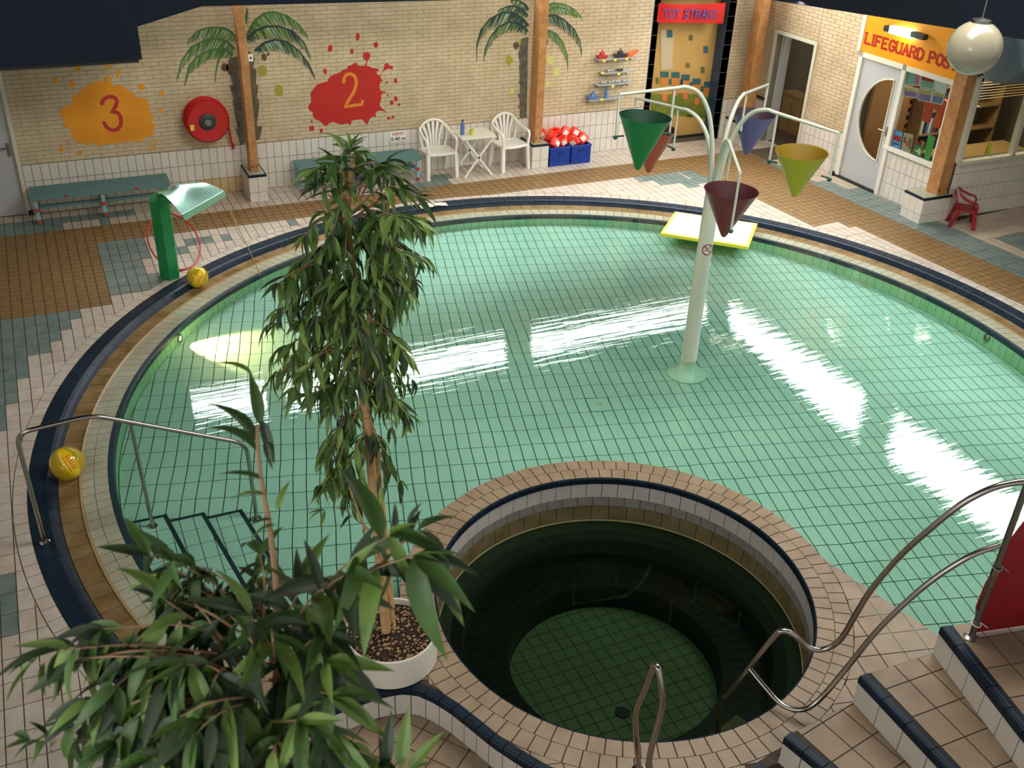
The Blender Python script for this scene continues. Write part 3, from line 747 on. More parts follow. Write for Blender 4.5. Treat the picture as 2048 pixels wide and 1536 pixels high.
# ------------------------------------------------------------------ stairs up to the right
stairs = thing('tiled_stairs', 'tan tiled stairs with navy nosings and white risers climbing at the lower right', 'stairs', (4.6, -13.0, 0.25))
SR = [  # near/far points of each riser foot line, z bottom, z top
    ((3.965, -12.50), (4.04, -12.80), (4.32, -14.6), 0.25, 0.50),
    ((4.585, -12.44), (4.575, -13.1), (4.55, -14.6), 0.50, 0.75),
    ((5.20, -12.47), (5.00, -13.35), (4.80, -14.6), 0.75, 1.00),
    ((6.05, -12.66), (5.75, -13.6), (5.45, -14.6), 1.00, 1.25)]
endx = [((4.62, -12.44), (4.60, -14.6)), ((5.25, -12.47), (4.85, -14.6)), ((6.1, -12.66), (5.5, -14.6)), ((7.2, -12.95), (6.4, -14.6))]
for i, (pa, pb, pc_, z0, z1) in enumerate(SR):
    e0, e1 = endx[i]; nxt = SR[i+1] if i < 3 else None
    poly = [pa, pb, pc_, (e1[0]+0.05, e1[1]), (e0[0]+0.02, e0[1])]
    s = MB(); s.prism(poly, 0.0, z1-0.007, 'grout_dark'); st = obj('step', s, None, stairs)
    its = []; dirn = (Vector((*pc_, 0))-Vector((*pb, 0))).normalized()
    seq = [Vector((*pa, 0)), Vector((*pb, 0)), Vector((*pc_, 0))]
    FRs = []; 
    for k in range(2):
        L = (seq[k+1]-seq[k]).length; m = max(1, round(L/0.20))
        for j in range(m): FRs.append((seq[k].lerp(seq[k+1], j/m), seq[k].lerp(seq[k+1], (j+1)/m)))
    for a, b in FRs:
        t = (b-a).normalized(); nn = Vector((t.y, -t.x, 0)); 
        if nn.x > 0: nn = -nn
        g = 0.004
        a2 = a+t*g; b2 = b-t*g
        s = MB(); s.hexa([a2+nn*0.001+Vector((0, 0, z0+0.002)), b2+nn*0.001+Vector((0, 0, z0+0.002)), b2+nn*0.011+Vector((0, 0, z0+0.002)), a2+nn*0.011+Vector((0, 0, z0+0.002))], [a2+nn*0.001+Vector((0, 0, z1-0.062)), b2+nn*0.001+Vector((0, 0, z1-0.062)), b2+nn*0.011+Vector((0, 0, z1-0.062)), a2+nn*0.011+Vector((0, 0, z1-0.062))])
        obj('riser_tile', s, 'wall_tile', st)
    for a, b in FRs:
        t = (b-a).normalized(); nn = Vector((t.y, -t.x, 0))
        if nn.x > 0: nn = -nn
        a2 = a+t*0.003; b2 = b-t*0.003
        s = MB(); prof = [(-0.066, z1-0.01), (-0.066, z1+0.002), (0.006, z1+0.002), (0.016, z1-0.008), (0.016, z1-0.058), (0.001, z1-0.058)]
        for q in (a2, b2): s.v += [tuple(q+nn*o_+Vector((0, 0, zz))) for o_, zz in prof]
        m = len(prof); s.f = [(k, (k+1) % m, m+(k+1) % m, m+k) for k in range(m)]+[tuple(range(m)), tuple(range(2*m-1, m-1, -1))]; s.mi = [0]*len(s.f)
        obj('nosing_tile', s, 'navy_tile', st)
        s = MB(); o_ = -0.028; s.tube([a2+nn*o_+Vector((0, 0, z1+0.0022)), b2+nn*o_+Vector((0, 0, z1+0.0022))], 0.0018, 4); obj('joint', s, 'navy_joint', st)
    # tread tiles in a grid along the riser
    o0 = Vector((*pb, 0)); t = (Vector((*pc_, 0))-Vector((*pa, 0))).normalized(); nx = Vector((-t.y, t.x, 0)); 
    if nx.x < 0: nx = -nx
    for u in range(-5, 12):
        for v in range(0, 8):
            q = [o0+t*(0.25*u+a)+nx*(0.075+0.20*v+b) for a, b in ((0, 0), (.25, 0), (.25, .20), (0, .20))]
            q = [(p.x, p.y) for p in q]
            ef = (Vector((*e0, 0))-Vector((*pa, 0))).normalized(); q = cliph(q, (pa[0], pa[1]-0.002), (ef.y, -ef.x) if ef.x > 0 else (-ef.y, ef.x))
            if q: q = cliph(q, e0, Vector(((e1[1]-e0[1]), -(e1[0]-e0[0]))).normalized())
            if q: q = cliph(q, (0, -14.58), (0, 1))
            for sa, sb in ((pa, pb), (pb, pc_)):
                tt = Vector((sb[0]-sa[0], sb[1]-sa[1])).normalized(); n2 = (-tt.y, tt.x) if -tt.y > 0 else (tt.y, -tt.x)
                if q: q = cliph(q, (sa[0]+n2[0]*0.07, sa[1]+n2[1]*0.07), n2)
            if q and len(q) >= 3 and parea(q) > 8e-4: its.append(([(p[0], p[1], z1) for p in q], 'tread_tile', UP3))
    tilefield('tile', st, its, 0.009, 0.007)
# ================================================================== walls
WT = 0.7425; TR = 0.2475
def wallbox(name, quads, mt, label=None):
    s = MB()
    for lo, hi in quads: s.hexa(lo, hi)
    return struct(name, s, mt, label)
# back wall carcass: left part, lintel over the recess, right part
s = MB()
for x0, x1, z0, z1 in ((-0.125, 10.29, 0, 3.3), (10.29, 12.0, 2.62, 3.3), (12.0, 12.95, 0, 3.3), (-3.2, -1.13, 0, 3.3), (-1.13, -0.125, 2.15, 3.3)):
    s.box(((x0+x1)/2, 0.113, (z0+z1)/2), (x1-x0, 0.214, z1-z0))
wall_back = struct('wall_back', s, 'grout_brick', label='back wall of beige brick above a white tiled dado')
bricks = []
BL, BH = 0.22, 0.0605
nrow = int((3.25-WT)/BH)+1
for j in range(nrow):
    z0 = WT+0.004+BH*j; z1 = z0+BH
    k = -1
    x = -0.125-(BL/2 if j % 2 else 0)
    while x < 12.7:
        a = max(x, -0.125); b = min(x+BL, 12.9); x += BL
        for lo, hi in ((-0.125, 10.29), (12.02, 12.72)):
            a2, b2 = max(a, lo), min(b, hi)
            if b2-a2 > 0.02: bricks.append(([(a2, 0, z0), (b2, 0, z0), (b2, 0, z1), (a2, 0, z1)], 'brick_beige', (0, -1, 0)))
tilefield('brick', wall_back, bricks, 0.009, 0.006)
tl = []
cols = [(-0.12+0.12*k, 0.12*k) for k in range(0, 27)]+[(3.12, 3.261), (3.261, 3.402)]+[(3.402+.12*k, 3.522+.12*k) for k in range(38)]+[(7.962, 8.098), (8.098, 8.234)]+[(8.234+.12*k, 8.354+.12*k) for k in range(17)]
cols = [(a, b) for a, b in cols]
for a, b in cols+[(12.02+.12*k, 12.14+.12*k) for k in range(6)]:
    b = min(b, 10.29) if a < 10.29 else b
    if b-a < 0.01: continue
    for j in range(3):
        st_ = (j == 0 and 2.2 < a < 3.1)
        tl.append(([(a, -0.006, TR*j), (b, -0.006, TR*j), (b, -0.006, TR*(j+1)), (a, -0.006, TR*(j+1))], 'wall_tile_stained' if st_ else 'wall_tile', (0, -1, 0)))
s = MB(); s.box((5.08, -0.0, WT/2), (10.41, 0.008, WT)); s.box((12.35, 0, WT/2), (0.7, 0.008, WT)); dado = obj('dado_bed', s, 'grout_mid', wall_back)
tilefield('tile', dado, tl, 0.007, 0.008)
# left door in the back wall
dl = struct('door_1', MB().box((-0.645, 0.05, 1.07), (0.93, 0.045, 2.14)), 'door_grey', label='pale grey door at the left end of the back wall')
s = MB(); s.box((-0.150, -0.005, 1.07), (0.055, 0.07, 2.14)); s.box((-1.13, -0.005, 1.07), (0.055, 0.07, 2.14)); obj('door_frame', s, 'cream_paint', dl)
s = MB(); P0 = wy(20, 290, 0.02); s.tube([(-0.245, 0.03, 1.02), (-0.245, -0.045, 1.02), (-0.36, -0.05, 1.02)], 0.011, 8); s.box((-0.245, 0.022, 0.98), (0.045, 0.012, 0.20)); obj('door_handle', s, 'steel_dull', dl)
obj('door_foot', MB().box((-0.128, -0.02, 0.035), (0.07, 0.06, 0.07)), 'black_rubber', dl)
# left and right/behind room shell (outside the frame)
struct('wall_left', MB().box((-3.2, -8.0, 1.6), (0.2, 18.5, 3.2)), 'brick_beige', label='side wall to the left')
struct('wall_right', MB().box((16.9, -8.0, 1.6), (0.2, 19.5, 3.2)), 'brick_beige')
# navy tiled recess with painted door
nc = thing('navy_column', 'left navy tiled column beside the painted door, at the end of the toy shelf wall', 'column', (10.36, 0.1, 0), 'navy tiled door columns')
nd = thing('navy_column', 'right navy tiled column between the painted door and the corner post', 'column', (11.93, 0.1, 0), 'navy tiled door columns')
for par, x0, x1 in ((nc, 10.295, 10.415), (nd, 11.86, 12.02)):
    obj('core', MB().box(((x0+x1)/2, 0.135, 1.65), (x1-x0-0.01, 0.27, 3.3)), 'navy_joint', par); it = []
    for j in range(13):
        z0 = .25*j; z1 = z0+.25
        it.append(([(x0, 0, z0), (x1, 0, z0), (x1, 0, z1), (x0, 0, z1)], 'column_tile', (0, -1, 0)))
        for q in range(2):
            it.append(([(x0, .135*q, z0), (x0, .135*q+.135, z0), (x0, .135*q+.135, z1), (x0, .135*q, z1)], 'column_tile', (-1, 0, 0)))
            it.append(([(x1, .135*q, z0), (x1, .135*q+.135, z0), (x1, .135*q+.135, z1), (x1, .135*q, z1)], 'column_tile', (1, 0, 0)))
    tilefield('tile', par, it, 0.005, 0.004)
d2 = struct('door_2', MB().box((11.14, 0.29, 1.65), (1.46, 0.05, 3.3)), 'mural_yellow', label='yellow door painted with coloured squares between navy columns')
def dpt(px, py): return wy(px, py, 0.262)
def decal(name, pts, mt, parent, th=0.003, n=(0, -1, 0)):
    if name in ('square', 'flower'): th = 0.0065
    s = MB(); s.plate(pts, n, th); return obj(name, s, mt, parent)
def drect(name, x0, y0, x1, y1, mt, parent):   # pixel box on the door face
    return decal(name, [dpt(x0, y1), dpt(x1, y1), dpt(x1, y0), dpt(x0, y0)], mt, parent)
decal('grass', [dpt(1302, 225), dpt(1420, 238), dpt(1425, 200), dpt(1405, 190), dpt(1360, 186), dpt(1330, 190), dpt(1303, 186)], 'mural_grass', d2)
decal('panel', [dpt(1322, 60), dpt(1347, 60), dpt(1345, 138), dpt(1322, 140)], 'mural_panel', d2)
for b in ((1333, 60, 1345, 75), (1407, 92, 1416, 106)): drect('square', *b, 'mural_teal', d2)
for b in ((1378, 70, 1385, 81), (1372, 126, 1379, 135), (1402, 134, 1409, 146), (1312, 155, 1317, 167)): drect('square', *b, 'olive', d2)
for i, (x, y) in enumerate(((1321, 143), (1343, 144), (1363, 149), (1385, 157), (1408, 163))):
    drect('square', x, y, x+16, y+12, 'mural_teal', d2); drect('square', x, y+12, x+16, y+27, 'mural_orange', d2)
    if i < 4: drect('square', x+16, y+15, x+22, y+26, 'mural_teal', d2)
for x, y in ((1325, 188), (1366, 185), (1389, 196), (1345, 178)): drect('flower', x, y, x+9, y+13, 'mural_flower', d2)
s = MB(); s.box((11.14, 0.255, 0.02), (1.44, 0.02, 0.04)); obj('door_foot', s, 'black_rubber', d2)
obj('door_edge', MB().box((10.50, 0.255, 1.25), (0.05, 0.02, 1.7)), 'room_brick', d2)
s = MB(); s.tube([(11.45, 0.25, 0.42), (11.45, 0.21, 0.42), (11.58, 0.21, 0.43)], 0.012, 6); obj('door_handle', s, 'black_rubber', d2)
# banner
bn = thing('banner', 'red banner with purple lettering strung across the painted door', 'banner', (11.0, -0.02, 2.35))
s = MB(); xs = [10.34+0.0145*i*7 for i in range(15)]; N_ = 14
for i in range(N_+1):
    t = i/N_; x = 10.36+1.40*t; sag = 0.045*4*t*(1-t); y = -0.02-0.012*sin(t*9)
    zt = 2.545-0.045*t-sag*0.6; zb = 2.225-0.085*t
    s.v += [(x, y, zb), (x, y, zt), (x, y+0.004, zb), (x, y+0.004, zt)]
for i in range(N_):
    a = i*4; b = a+4; s.f += [(a, b, b+1, a+1), (a+2, a+3, b+3, b+2), (a+1, b+1, b+3, a+3), (a, a+2, b+2, b)]; s.mi += [0]*4
s.f += [(0, 1, 3, 2), (N_*4, N_*4+2, N_*4+3, N_*4+1)]; s.mi += [0, 0]
obj('cloth', s, 'banner_red', bn)
# ---------------------------------------------------- lettering
def text(name, body, p0, xdir, up, size, mt, parent, bold=0.0, depth=0.003, w=None):
    cu = bpy.data.curves.new(name, 'FONT'); cu.body = body; cu.size = 1.0; cu.offset = bold; cu.extrude = 0.0; cu.resolution_u = 3
    t = bpy.data.objects.new(name, cu); C.objects.link(t); bpy.context.view_layer.update()
    me = bpy.data.meshes.new_from_object(t.evaluated_get(bpy.context.evaluated_depsgraph_get()))
    C.objects.unlink(t); bpy.data.objects.remove(t)
    xd = Vector(xdir).normalized(); ud = Vector(up).normalized(); nn = xd.cross(ud)
    mx = max(v.co.x for v in me.vertices); sx = (w/mx) if w else size; off = WPOS.get(parent.name, Vector((0, 0, 0))) if parent else Vector((0, 0, 0))
    for v in me.vertices: v.co = Vector(p0)+xd*(v.co.x*sx)+ud*(v.co.y*size)+nn*depth-off
    par = list(range(len(me.vertices)))
    def fnd(i):
        while par[i] != i: par[i] = par[par[i]]; i = par[i]
        return i
    for f in me.polygons:
        for v in f.vertices[1:]: par[fnd(v)] = fnd(f.vertices[0])
    isl = {}
    for f in me.polygons: isl.setdefault(fnd(f.vertices[0]), []).append(f)
    for fs_ in isl.values():
        s_ = MB(); 
        for f in fs_: s_.face([me.vertices[v].co for v in f.vertices])
        obj('letter', s_, mt, parent, local=True)
    return None
# stroke letters with slab serifs
STK = {'L': [[(0, 1), (0, 0), (.62, 0)]], 'I': [[(.12, 0), (.12, 1)]], 'F': [[(0, 0), (0, 1), (.62, 1)], [(0, .52), (.45, .52)]], 'E': [[(.62, 1), (0, 1), (0, 0), (.64, 0)], [(0, .52), (.45, .52)]],
 'G': [[(.66, .8), (.5, .97), (.3, 1), (.1, .88), (0, .5), (.1, .12), (.3, 0), (.55, .05), (.66, .2), (.66, .45), (.4, .45)]], 'U': [[(0, 1), (0, .3), (.1, .05), (.33, 0), (.56, .05), (.66, .3), (.66, 1)]],
 'A': [[(0, 0), (.34, 1), (.7, 0)], [(.13, .36), (.57, .36)]], 'R': [[(0, 0), (0, 1), (.4, 1), (.6, .88), (.6, .66), (.42, .52), (0, .52)], [(.36, .52), (.66, 0)]], 'D': [[(0, 0), (0, 1), (.35, 1), (.6, .85), (.68, .5), (.6, .15), (.35, 0), (0, 0)]],
 'P': [[(0, 0), (0, 1), (.42, 1), (.62, .88), (.62, .62), (.42, .5), (0, .5)]], 'O': [[(.35, 0), (.1, .12), (0, .5), (.1, .88), (.35, 1), (.6, .88), (.7, .5), (.6, .12), (.35, 0)]], 'S': [[(.58, .85), (.4, 1), (.15, .97), (.02, .78), (.12, .6), (.5, .42), (.6, .22), (.45, .02), (.15, 0), (0, .16)]], 'T': [[(.33, 0), (.33, 1)], [(0, 1), (.68, 1)]], 'K': [[(0, 0), (0, 1)], [(.62, 1), (0, .42)], [(.2, .6), (.66, 0)]]}
SERIF = {'L': [(0, 1)], 'I': [(.12, 0), (.12, 1)], 'F': [(0, 0)], 'A': [(0, 0), (.7, 0)], 'R': [(0, 0), (.66, 0)], 'P': [(0, 0)], 'U': [(0, 1), (.66, 1)], 'T': [(.33, 0)], 'K': [(0, 0), (0, 1), (.66, 0)]}
ADV = {'I': .50, ' ': .55}
def strokes(mt_, parent_, word, p0, xd, ud, nn, h, wf, th, serif=True, adv=1.0, depth=0.004, taper=None):
    x = 0
    for ch in word:
        if ch != ' ':
            s = MB()
            segs = [(a, b, th) for L in STK[ch] for a, b in zip(L, L[1:])]
            if serif: segs += [((q[0]-.17, q[1]), (q[0]+.17, q[1]), th*0.55) for q in SERIF.get(ch, [])]
            for k, (a, b, tw) in enumerate(segs):
                A = Vector(p0)+xd*((x+a[0])*h*wf)+ud*(a[1]*h); B = Vector(p0)+xd*((x+b[0])*h*wf)+ud*(b[1]*h)
                d = (B-A).normalized(); sd = nn.cross(d); A = A-d*tw*0.45; B = B+d*tw*0.45
                s.plate([A-sd*tw/2, B-sd*tw/2, B+sd*tw/2, A+sd*tw/2], nn, depth+0.0003*(k % 4))
            obj('letter', s, mt_, parent_)
        x += ADV.get(ch, .92)*adv
strokes('ink_purple', bn, 'TOT STRAKS', (10.47, -0.034, 2.30), Vector((1, 0, -0.055)).normalized(), Vector((0, 0, 1)), Vector((0, -1, 0)), 0.135, 0.98, 0.026, serif=False)
# ---------------------------------------------------- right wall (slightly turned)
s = MB()
def rbox(s, a0, a1, n0, n1, z0, z1, mt=None):
    lo = [rwp(a0, n0, z0), rwp(a1, n0, z0), rwp(a1, n1, z0), rwp(a0, n1, z0)]; hi = [rwp(a0, n0, z1), rwp(a1, n0, z1), rwp(a1, n1, z1), rwp(a0, n1, z1)]
    lo2 = lo if ((lo[1]-lo[0]).cross(lo[2]-lo[0])).z > 0 else lo[::-1]; hi2 = hi if lo2 is lo else hi[::-1]
    return s.hexa(lo2, hi2, mt)
D0, D1 = 0.40, 1.40; B0, B1 = 2.47, 4.75
for a0, a1, z0, z1 in ((-0.2, D0, 0, 3.3), (D0, D1, 2.0, 3.3), (D1, B0, 0, 3.3), (B0, 4.49, 2.62, 3.3), (3.47, 4.49, 0, 0.78)): rbox(s, a0, a1, -0.2, -0.006, z0, z1)
wall_r = struct('wall_entrance', s, 'grout_brick', label='warm beige brick wall on the right with an open doorway')
its = []
for j in range(nrow+12):
    z0 = WT+0.004+BH*j; z1 = z0+BH; a = -(BL/2 if j % 2 else 0)
    if z1 > 3.28: break
    while a < B0:
        for lo, hi in ((0, D0-0.03), (D0-0.03, D1+0.03), (D1+0.03, B0)):
            if lo == D0-0.03 and z0 < 2.05: continue
            a2, b2 = max(a, lo), min(a+BL, hi)
            if b2-a2 > 0.02: its.append(([rwp(a2, 0, z0), rwp(b2, 0, z0), rwp(b2, 0, z1), rwp(a2, 0, z1)], 'brick_warm', RWN))
        a += BL
tilefield('brick', wall_r, its, 0.009, 0.006)
s = MB(); rbox(s, 0, D0, -0.006, 0.001, 0, WT); rbox(s, D1, B0, -0.006, 0.001, 0, WT); rbox(s, 3.47, 4.49, -0.006, 0.001, 0, 0.78); dr_ = obj('dado_bed', s, 'grout_mid', wall_r)
its = []
for lo, hi, top in ((0, D0-.03, WT), (D1+.03, B0, WT), (3.47, 4.49, .78)):
    a = lo
    while a < hi-0.01:
        b = min(a+.12, hi)
        z = 0
        while z < top-0.01:
            z1 = min(z+TR, top); its.append(([rwp(a, .008, z), rwp(b, .008, z), rwp(b, .008, z1), rwp(a, .008, z1)], 'wall_tile', RWN)); z = z1
        a = b
tilefield('tile', dr_, its, 0.007, 0.008)
s = MB(); rbox(s, D0-.06, D0, -.14, .03, 0, 2.06); rbox(s, D1, D1+.06, -.14, .03, 0, 2.06); rbox(s, D0, D1, -.14, .03, 2.0, 2.06)
f1 = struct('door_3', s, 'cream_paint', label='open doorway with cream frame in the right wall')
s = MB(); rbox(s, D0-.02, D0+.02, -.34, -.14, 0.0, 1.98); obj('door_lining', s, 'door_grey', f1)
# corridor behind the doorway
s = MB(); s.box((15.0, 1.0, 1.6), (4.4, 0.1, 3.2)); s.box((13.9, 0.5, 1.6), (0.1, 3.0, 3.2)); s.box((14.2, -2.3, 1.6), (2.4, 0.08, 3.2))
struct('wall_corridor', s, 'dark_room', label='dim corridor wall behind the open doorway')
cab = thing('wooden_cabinet', 'brown wooden cabinet standing inside the open doorway', 'cabinet', (13.75, 0.05, 0))
s = MB(); s.box((13.70, -0.15, 0.36), (0.28, 0.62, 0.72)); obj('body', s, 'room_brick', cab)
for i in range(2): obj('door', MB().box((13.55, -0.30+0.30*i, 0.36), (0.02, 0.27, 0.64)), 'desk_wood', cab)
obj('top', MB().box((13.70, -0.15, 0.735), (0.32, 0.66, 0.03)), 'desk_wood', cab)
rail_ = thing('wall_rail', 'short dark rail fixed low on the tiled wall right of the navy column', 'rail', rwp(0.25, 0.03, 0.78))
s = MB(); s.tube([rwp(0.02, .03, .80), rwp(0.38, .03, .80)], 0.02, 8); obj('bar', s, 'black_rubber', rail_)
# ---------------------------------------------------- lifeguard station
W_ = 'white_paint'
s = MB()
rbox(s, 2.47, 2.55, -.06, .035, 0, 2.14); rbox(s, 3.42, 3.50, -.06, .035, 0, 2.14); rbox(s, 2.47, 4.49, -.06, .035, 2.06, 2.14); rbox(s, 3.42, 4.49, -.06, .06, .78, .84)
rbox(s, 4.42, 4.49, -.06, .035, .84, 2.06); rbox(s, 2.40, 2.47, -.02, .04, 2.14, 3.2)
wf = struct('window_1', s, W_, label='white frame of the station front with window left of the corner post')
s = MB(); s.face([rwp(3.50, -.008, .84), rwp(4.42, -.008, .84), rwp(4.42, -.008, 2.06), rwp(3.50, -.008, 2.06)]); obj('pane', s, 'window_glass', wf)
# door leaf with half-moon glass
d4 = MB(); o2 = []
a0, a1, z1_ = 2.55, 3.42, 2.06
arc = []
ac, zc, ra, rz_ = 3.30, 1.19, 0.60, 0.67
for k in range(25):
    t = pi/2+pi*k/24; arc.append((ac+ra*cos(t), zc+rz_*sin(t)))
outer = [(a0, 0.03), (a1, 0.03), (a1, z1_), (a0, z1_)]
tri = tessellate_polygon([[Vector((p[0], p[1], 0)) for p in outer], [Vector((p[0], p[1], 0)) for p in arc]]); allp = outer+arc
for n_, flip in ((0.0, False), (-0.04, True)):
    vs = [rwp(p[0], n_, p[1]) for p in allp]; fs = []
    for t in tri:
        a = [vs[i] for i in t]; k = (a[1]-a[0]).cross(a[2]-a[0]).dot(RWN); k = -k if flip else k
        fs.append(tuple(t) if k > 0 else tuple(reversed(t)))
    d4.raw(vs, fs)
na = len(arc); d4.raw([rwp(p[0], n_, p[1]) for n_ in (0.0, -0.04) for p in arc], [(i, (i+1) % na, na+(i+1) % na, na+i) for i in range(na)])
d4o = struct('door_4', d4, 'door_grey', label='grey door with half-moon window into the lifeguard room')
s = MB(); s.tube([rwp(p[0], 0.004, p[1]) for p in arc]+[rwp(arc[0][0], 0.004, arc[0][1])], 0.014, 8); obj('glazing_bead', s, 'cream_paint', d4o)
s = MB(); s.raw([rwp(p[0], -0.02, p[1]) for p in arc], [tuple(range(na))]); obj('pane', s, 'window_glass', d4o)
s = MB(); s.tube([rwp(3.37, 0.0, 1.05), rwp(3.37, 0.055, 1.05), rwp(3.24, 0.055, 1.05)], 0.011, 8); rbox(s, 3.35, 3.39, 0.0, 0.008, 0.96, 1.12); obj('door_handle', s, 'steel', d4o)
s = MB(); rbox(s, 2.45, 3.42, 0.0, 0.05, 0.0, 0.035); rbox(s, 2.38, 2.47, 0.0, 0.08, 0.0, 0.06); obj('door_foot', s, 'black_rubber', d4o)
# orange sign board
sg = thing('lifeguard_sign', 'orange sign board with red lettering above the half-moon door', 'sign', rwp(3.4, .03, 2.4))
s = MB(); rbox(s, 2.47, 4.49, -.01, .025, 2.14, 3.02); obj('board', s, 'sign_orange', sg)
s = MB(); xd = Vector((TH, -1, 0)).normalized(); p0 = rwp(2.53, .027, 2.285)
strokes('sign_red', sg, 'LIFEGUARD POST', p0+Vector((0, 0, 0)), xd, Vector((0, 0, 1)), RWN, 0.155, 1.04, 0.036, adv=1.0)
# exit light
ex = thing('exit_light', 'small glowing green and white exit light over the orange sign', 'lamp', rwp(3.3, .14, 2.64))
s = MB(); rbox(s, 2.98, 3.13, .06, .16, 2.575, 2.66); rbox(s, 3.52, 3.80, .06, .16, 2.60, 2.68); obj('bracket', s, 'black_rubber', ex)
s = MB(); rbox(s, 3.10, 3.27, .05, .165, 2.565, 2.68); obj('green_panel', s, 'exit_glow', ex)
s = MB(); rbox(s, 3.27, 3.54, .05, .165, 2.565, 2.69); obj('lit_panel', s, 'exit_white', ex)
l = bpy.data.lights.new('exit_lamp', 'POINT'); l.energy = 3.5; l.color = (0.95, 1.0, 0.7); l.shadow_soft_size = 0.05; o = bpy.data.objects.new('exit_lamp', l); C.objects.link(o); o.location = rwp(3.35, .24, 2.55)
# side of the station facing the viewer
YS = -4.75; XS = 13.08
s = MB(); s.box(((XS+16.8)/2, YS+0.106, 0.46), (16.8-XS, 0.2, 0.92)); s.box(((XS+16.8)/2, YS+0.106, 2.77), (16.8-XS, 0.2, 1.02))
wst = struct('wall_station', s, 'grout_mid', label='tiled station wall beneath the long window at the right')
its = []; x = XS+.01
while x < 16.7:
    for z0, z1 in ((0, .2475), (.2475, .495), (.495, .7425), (.7425, .91)): its.append(([(x, YS, z0), (x+.12, YS, z0), (x+.12, YS, z1), (x, YS, z1)], 'wall_tile', (0, -1, 0)))
    x += .12
tilefield('tile', wst, its, 0.007, 0.006)
obj('fascia', MB().box(((XS+16.8)/2, YS-0.02, 2.78), (16.8-XS-0.2, 0.03, 1.0)), 'grey_blue', wst)
s = MB()
s.box(((XS+16.8)/2, YS-.01, .935), (16.8-XS, .10, .05)); s.box(((XS+16.8)/2, YS-.01, 2.24), (16.8-XS, .10, .08))
for x in (XS+.0, 14.22, 15.5): s.box((x, YS-.01, 1.6), (.075, .10, 1.3))
w2 = struct('window_2', s, 'cream_paint', label='cream framed long window of the lifeguard room')
for x0, x1 in ((XS+.07, 14.18), (14.26, 15.46)): _m = MB(); _m.face([(x0, YS+.03, .96), (x1, YS+.03, .96), (x1, YS+.03, 2.2), (x0, YS+.03, 2.2)]); obj('pane', _m, 'window_glass', w2)
# room inside
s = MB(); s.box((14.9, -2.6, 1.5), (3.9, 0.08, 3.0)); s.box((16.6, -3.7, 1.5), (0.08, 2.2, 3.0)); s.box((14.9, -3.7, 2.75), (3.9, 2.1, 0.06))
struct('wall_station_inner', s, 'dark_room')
obj_ = struct('trim_1', MB().box((13.46, -2.72, 1.35), (0.86, 0.06, 2.3)), 'room_brick', label='brown brick panel seen through the half-moon window')
it = []
for j in range(30):
    for k in range(4):
        bx_ = 13.15+.2*k-(0.1 if j % 2 else 0)
        it.append(([(bx_, -2.752, .2+.07*j), (bx_+.2, -2.752, .2+.07*j), (bx_+.2, -2.752, .27+.07*j), (bx_, -2.752, .27+.07*j)], 'room_brick', (0, -1, 0)))
tilefield('brick', obj_, it, 0.010, 0.006)
l = bpy.data.lights.new('station_fill', 'AREA'); l.size = 0.6; l.energy = 42; l.color = (1, .86, .62); o = bpy.data.objects.new('station_fill', l); C.objects.link(o); o.location = (14.2, -3.7, 2.65)  # unseen light added so the room behind the glass is not black
# ---------------------------------------------------- posts on tiled pedestals
def pedestal_post(px0, px1, py0, py1, h, bx0, bx1, by0, by1, plabel, qlabel, ztop=3.25, face='both'):
    pd = thing('tiled_pedestal', plabel, 'pedestal', ((px0+px1)/2, (py0+py1)/2, 0), 'tiled post pedestals')
    obj('core', MB().box(((px0+px1)/2, (py0+py1)/2, (h-.02)/2), (px1-px0-.012, py1-py0-.012, h-.02)), 'grout_mid', pd)
    it = []
    zs = []; z = h-.03
    while z > 0.001: zs.append((max(0, z-TR), z)); z -= TR
    n1 = max(2, round((px1-px0)/.125)); n2 = max(2, round((py1-py0)/.125))
    for z0, z1 in zs:
        for k in range(n1):
            a = px0+(px1-px0)*k/n1; b = px0+(px1-px0)*(k+1)/n1
            it.append(([(a, py0, z0), (b, py0, z0), (b, py0, z1), (a, py0, z1)], 'wall_tile', (0, -1, 0)))
        for k in range(n2):
            a = py0+(py1-py0)*k/n2; b = py0+(py1-py0)*(k+1)/n2
            it.append(([(px0, a, z0), (px0, b, z0), (px0, b, z1), (px0, a, z1)], 'wall_tile', (-1, 0, 0)))
            it.append(([(px1, a, z0), (px1, b, z0), (px1, b, z1), (px1, a, z1)], 'wall_tile', (1, 0, 0)))
    tilefield('tile', pd, it, 0.006, 0.006)
    cx, cy = (px0+px1)/2, (py0+py1)/2
    obj('navy_trim', MB().box((cx, cy, h-.018), (px1-px0+.012, py1-py0+.012, .036)), 'navy_tile', pd)
    obj('top_tile', MB().box((cx, cy, h+.002), (px1-px0-.03, py1-py0-.03, .008)), 'edge_tile', pd)
    ps = thing('wooden_post', qlabel, 'post', ((bx0+bx1)/2, (by0+by1)/2, h+.006), 'glued timber roof posts')
    s = MB(); e = .008; pts = [(bx0+e, by0), (bx1-e, by0), (bx1, by0+e), (bx1, by1-e), (bx1-e, by1), (bx0+e, by1), (bx0, by1-e), (bx0, by0+e)]
    s.prism(pts, h+.006, ztop); obj('shaft', s, 'wood_post', ps)
    s = MB()
    for xx in (bx0+.03, bx1-.03): s.lathe([(0, 0.006), (.012, .005), (.014, 0)], (xx, by0, h+.09), 10, R=Matrix.Rotation(pi/2, 3, 'X'))
    obj('bolts', s, 'black_rubber', ps)
    return pd, ps
pedestal_post(2.985, 3.255, -0.56, -0.02, .43, 3.055, 3.175, -0.42, -0.19, 'tiled pedestal between the hose reel and the second bench', 'timber post rising through the left painted palm')
pedestal_post(7.83, 8.14, -0.50, -0.02, .42, 7.895, 8.035, -0.42, -0.16, 'tiled pedestal between the right white chair and the blue crates', 'timber post rising through the right painted palm')
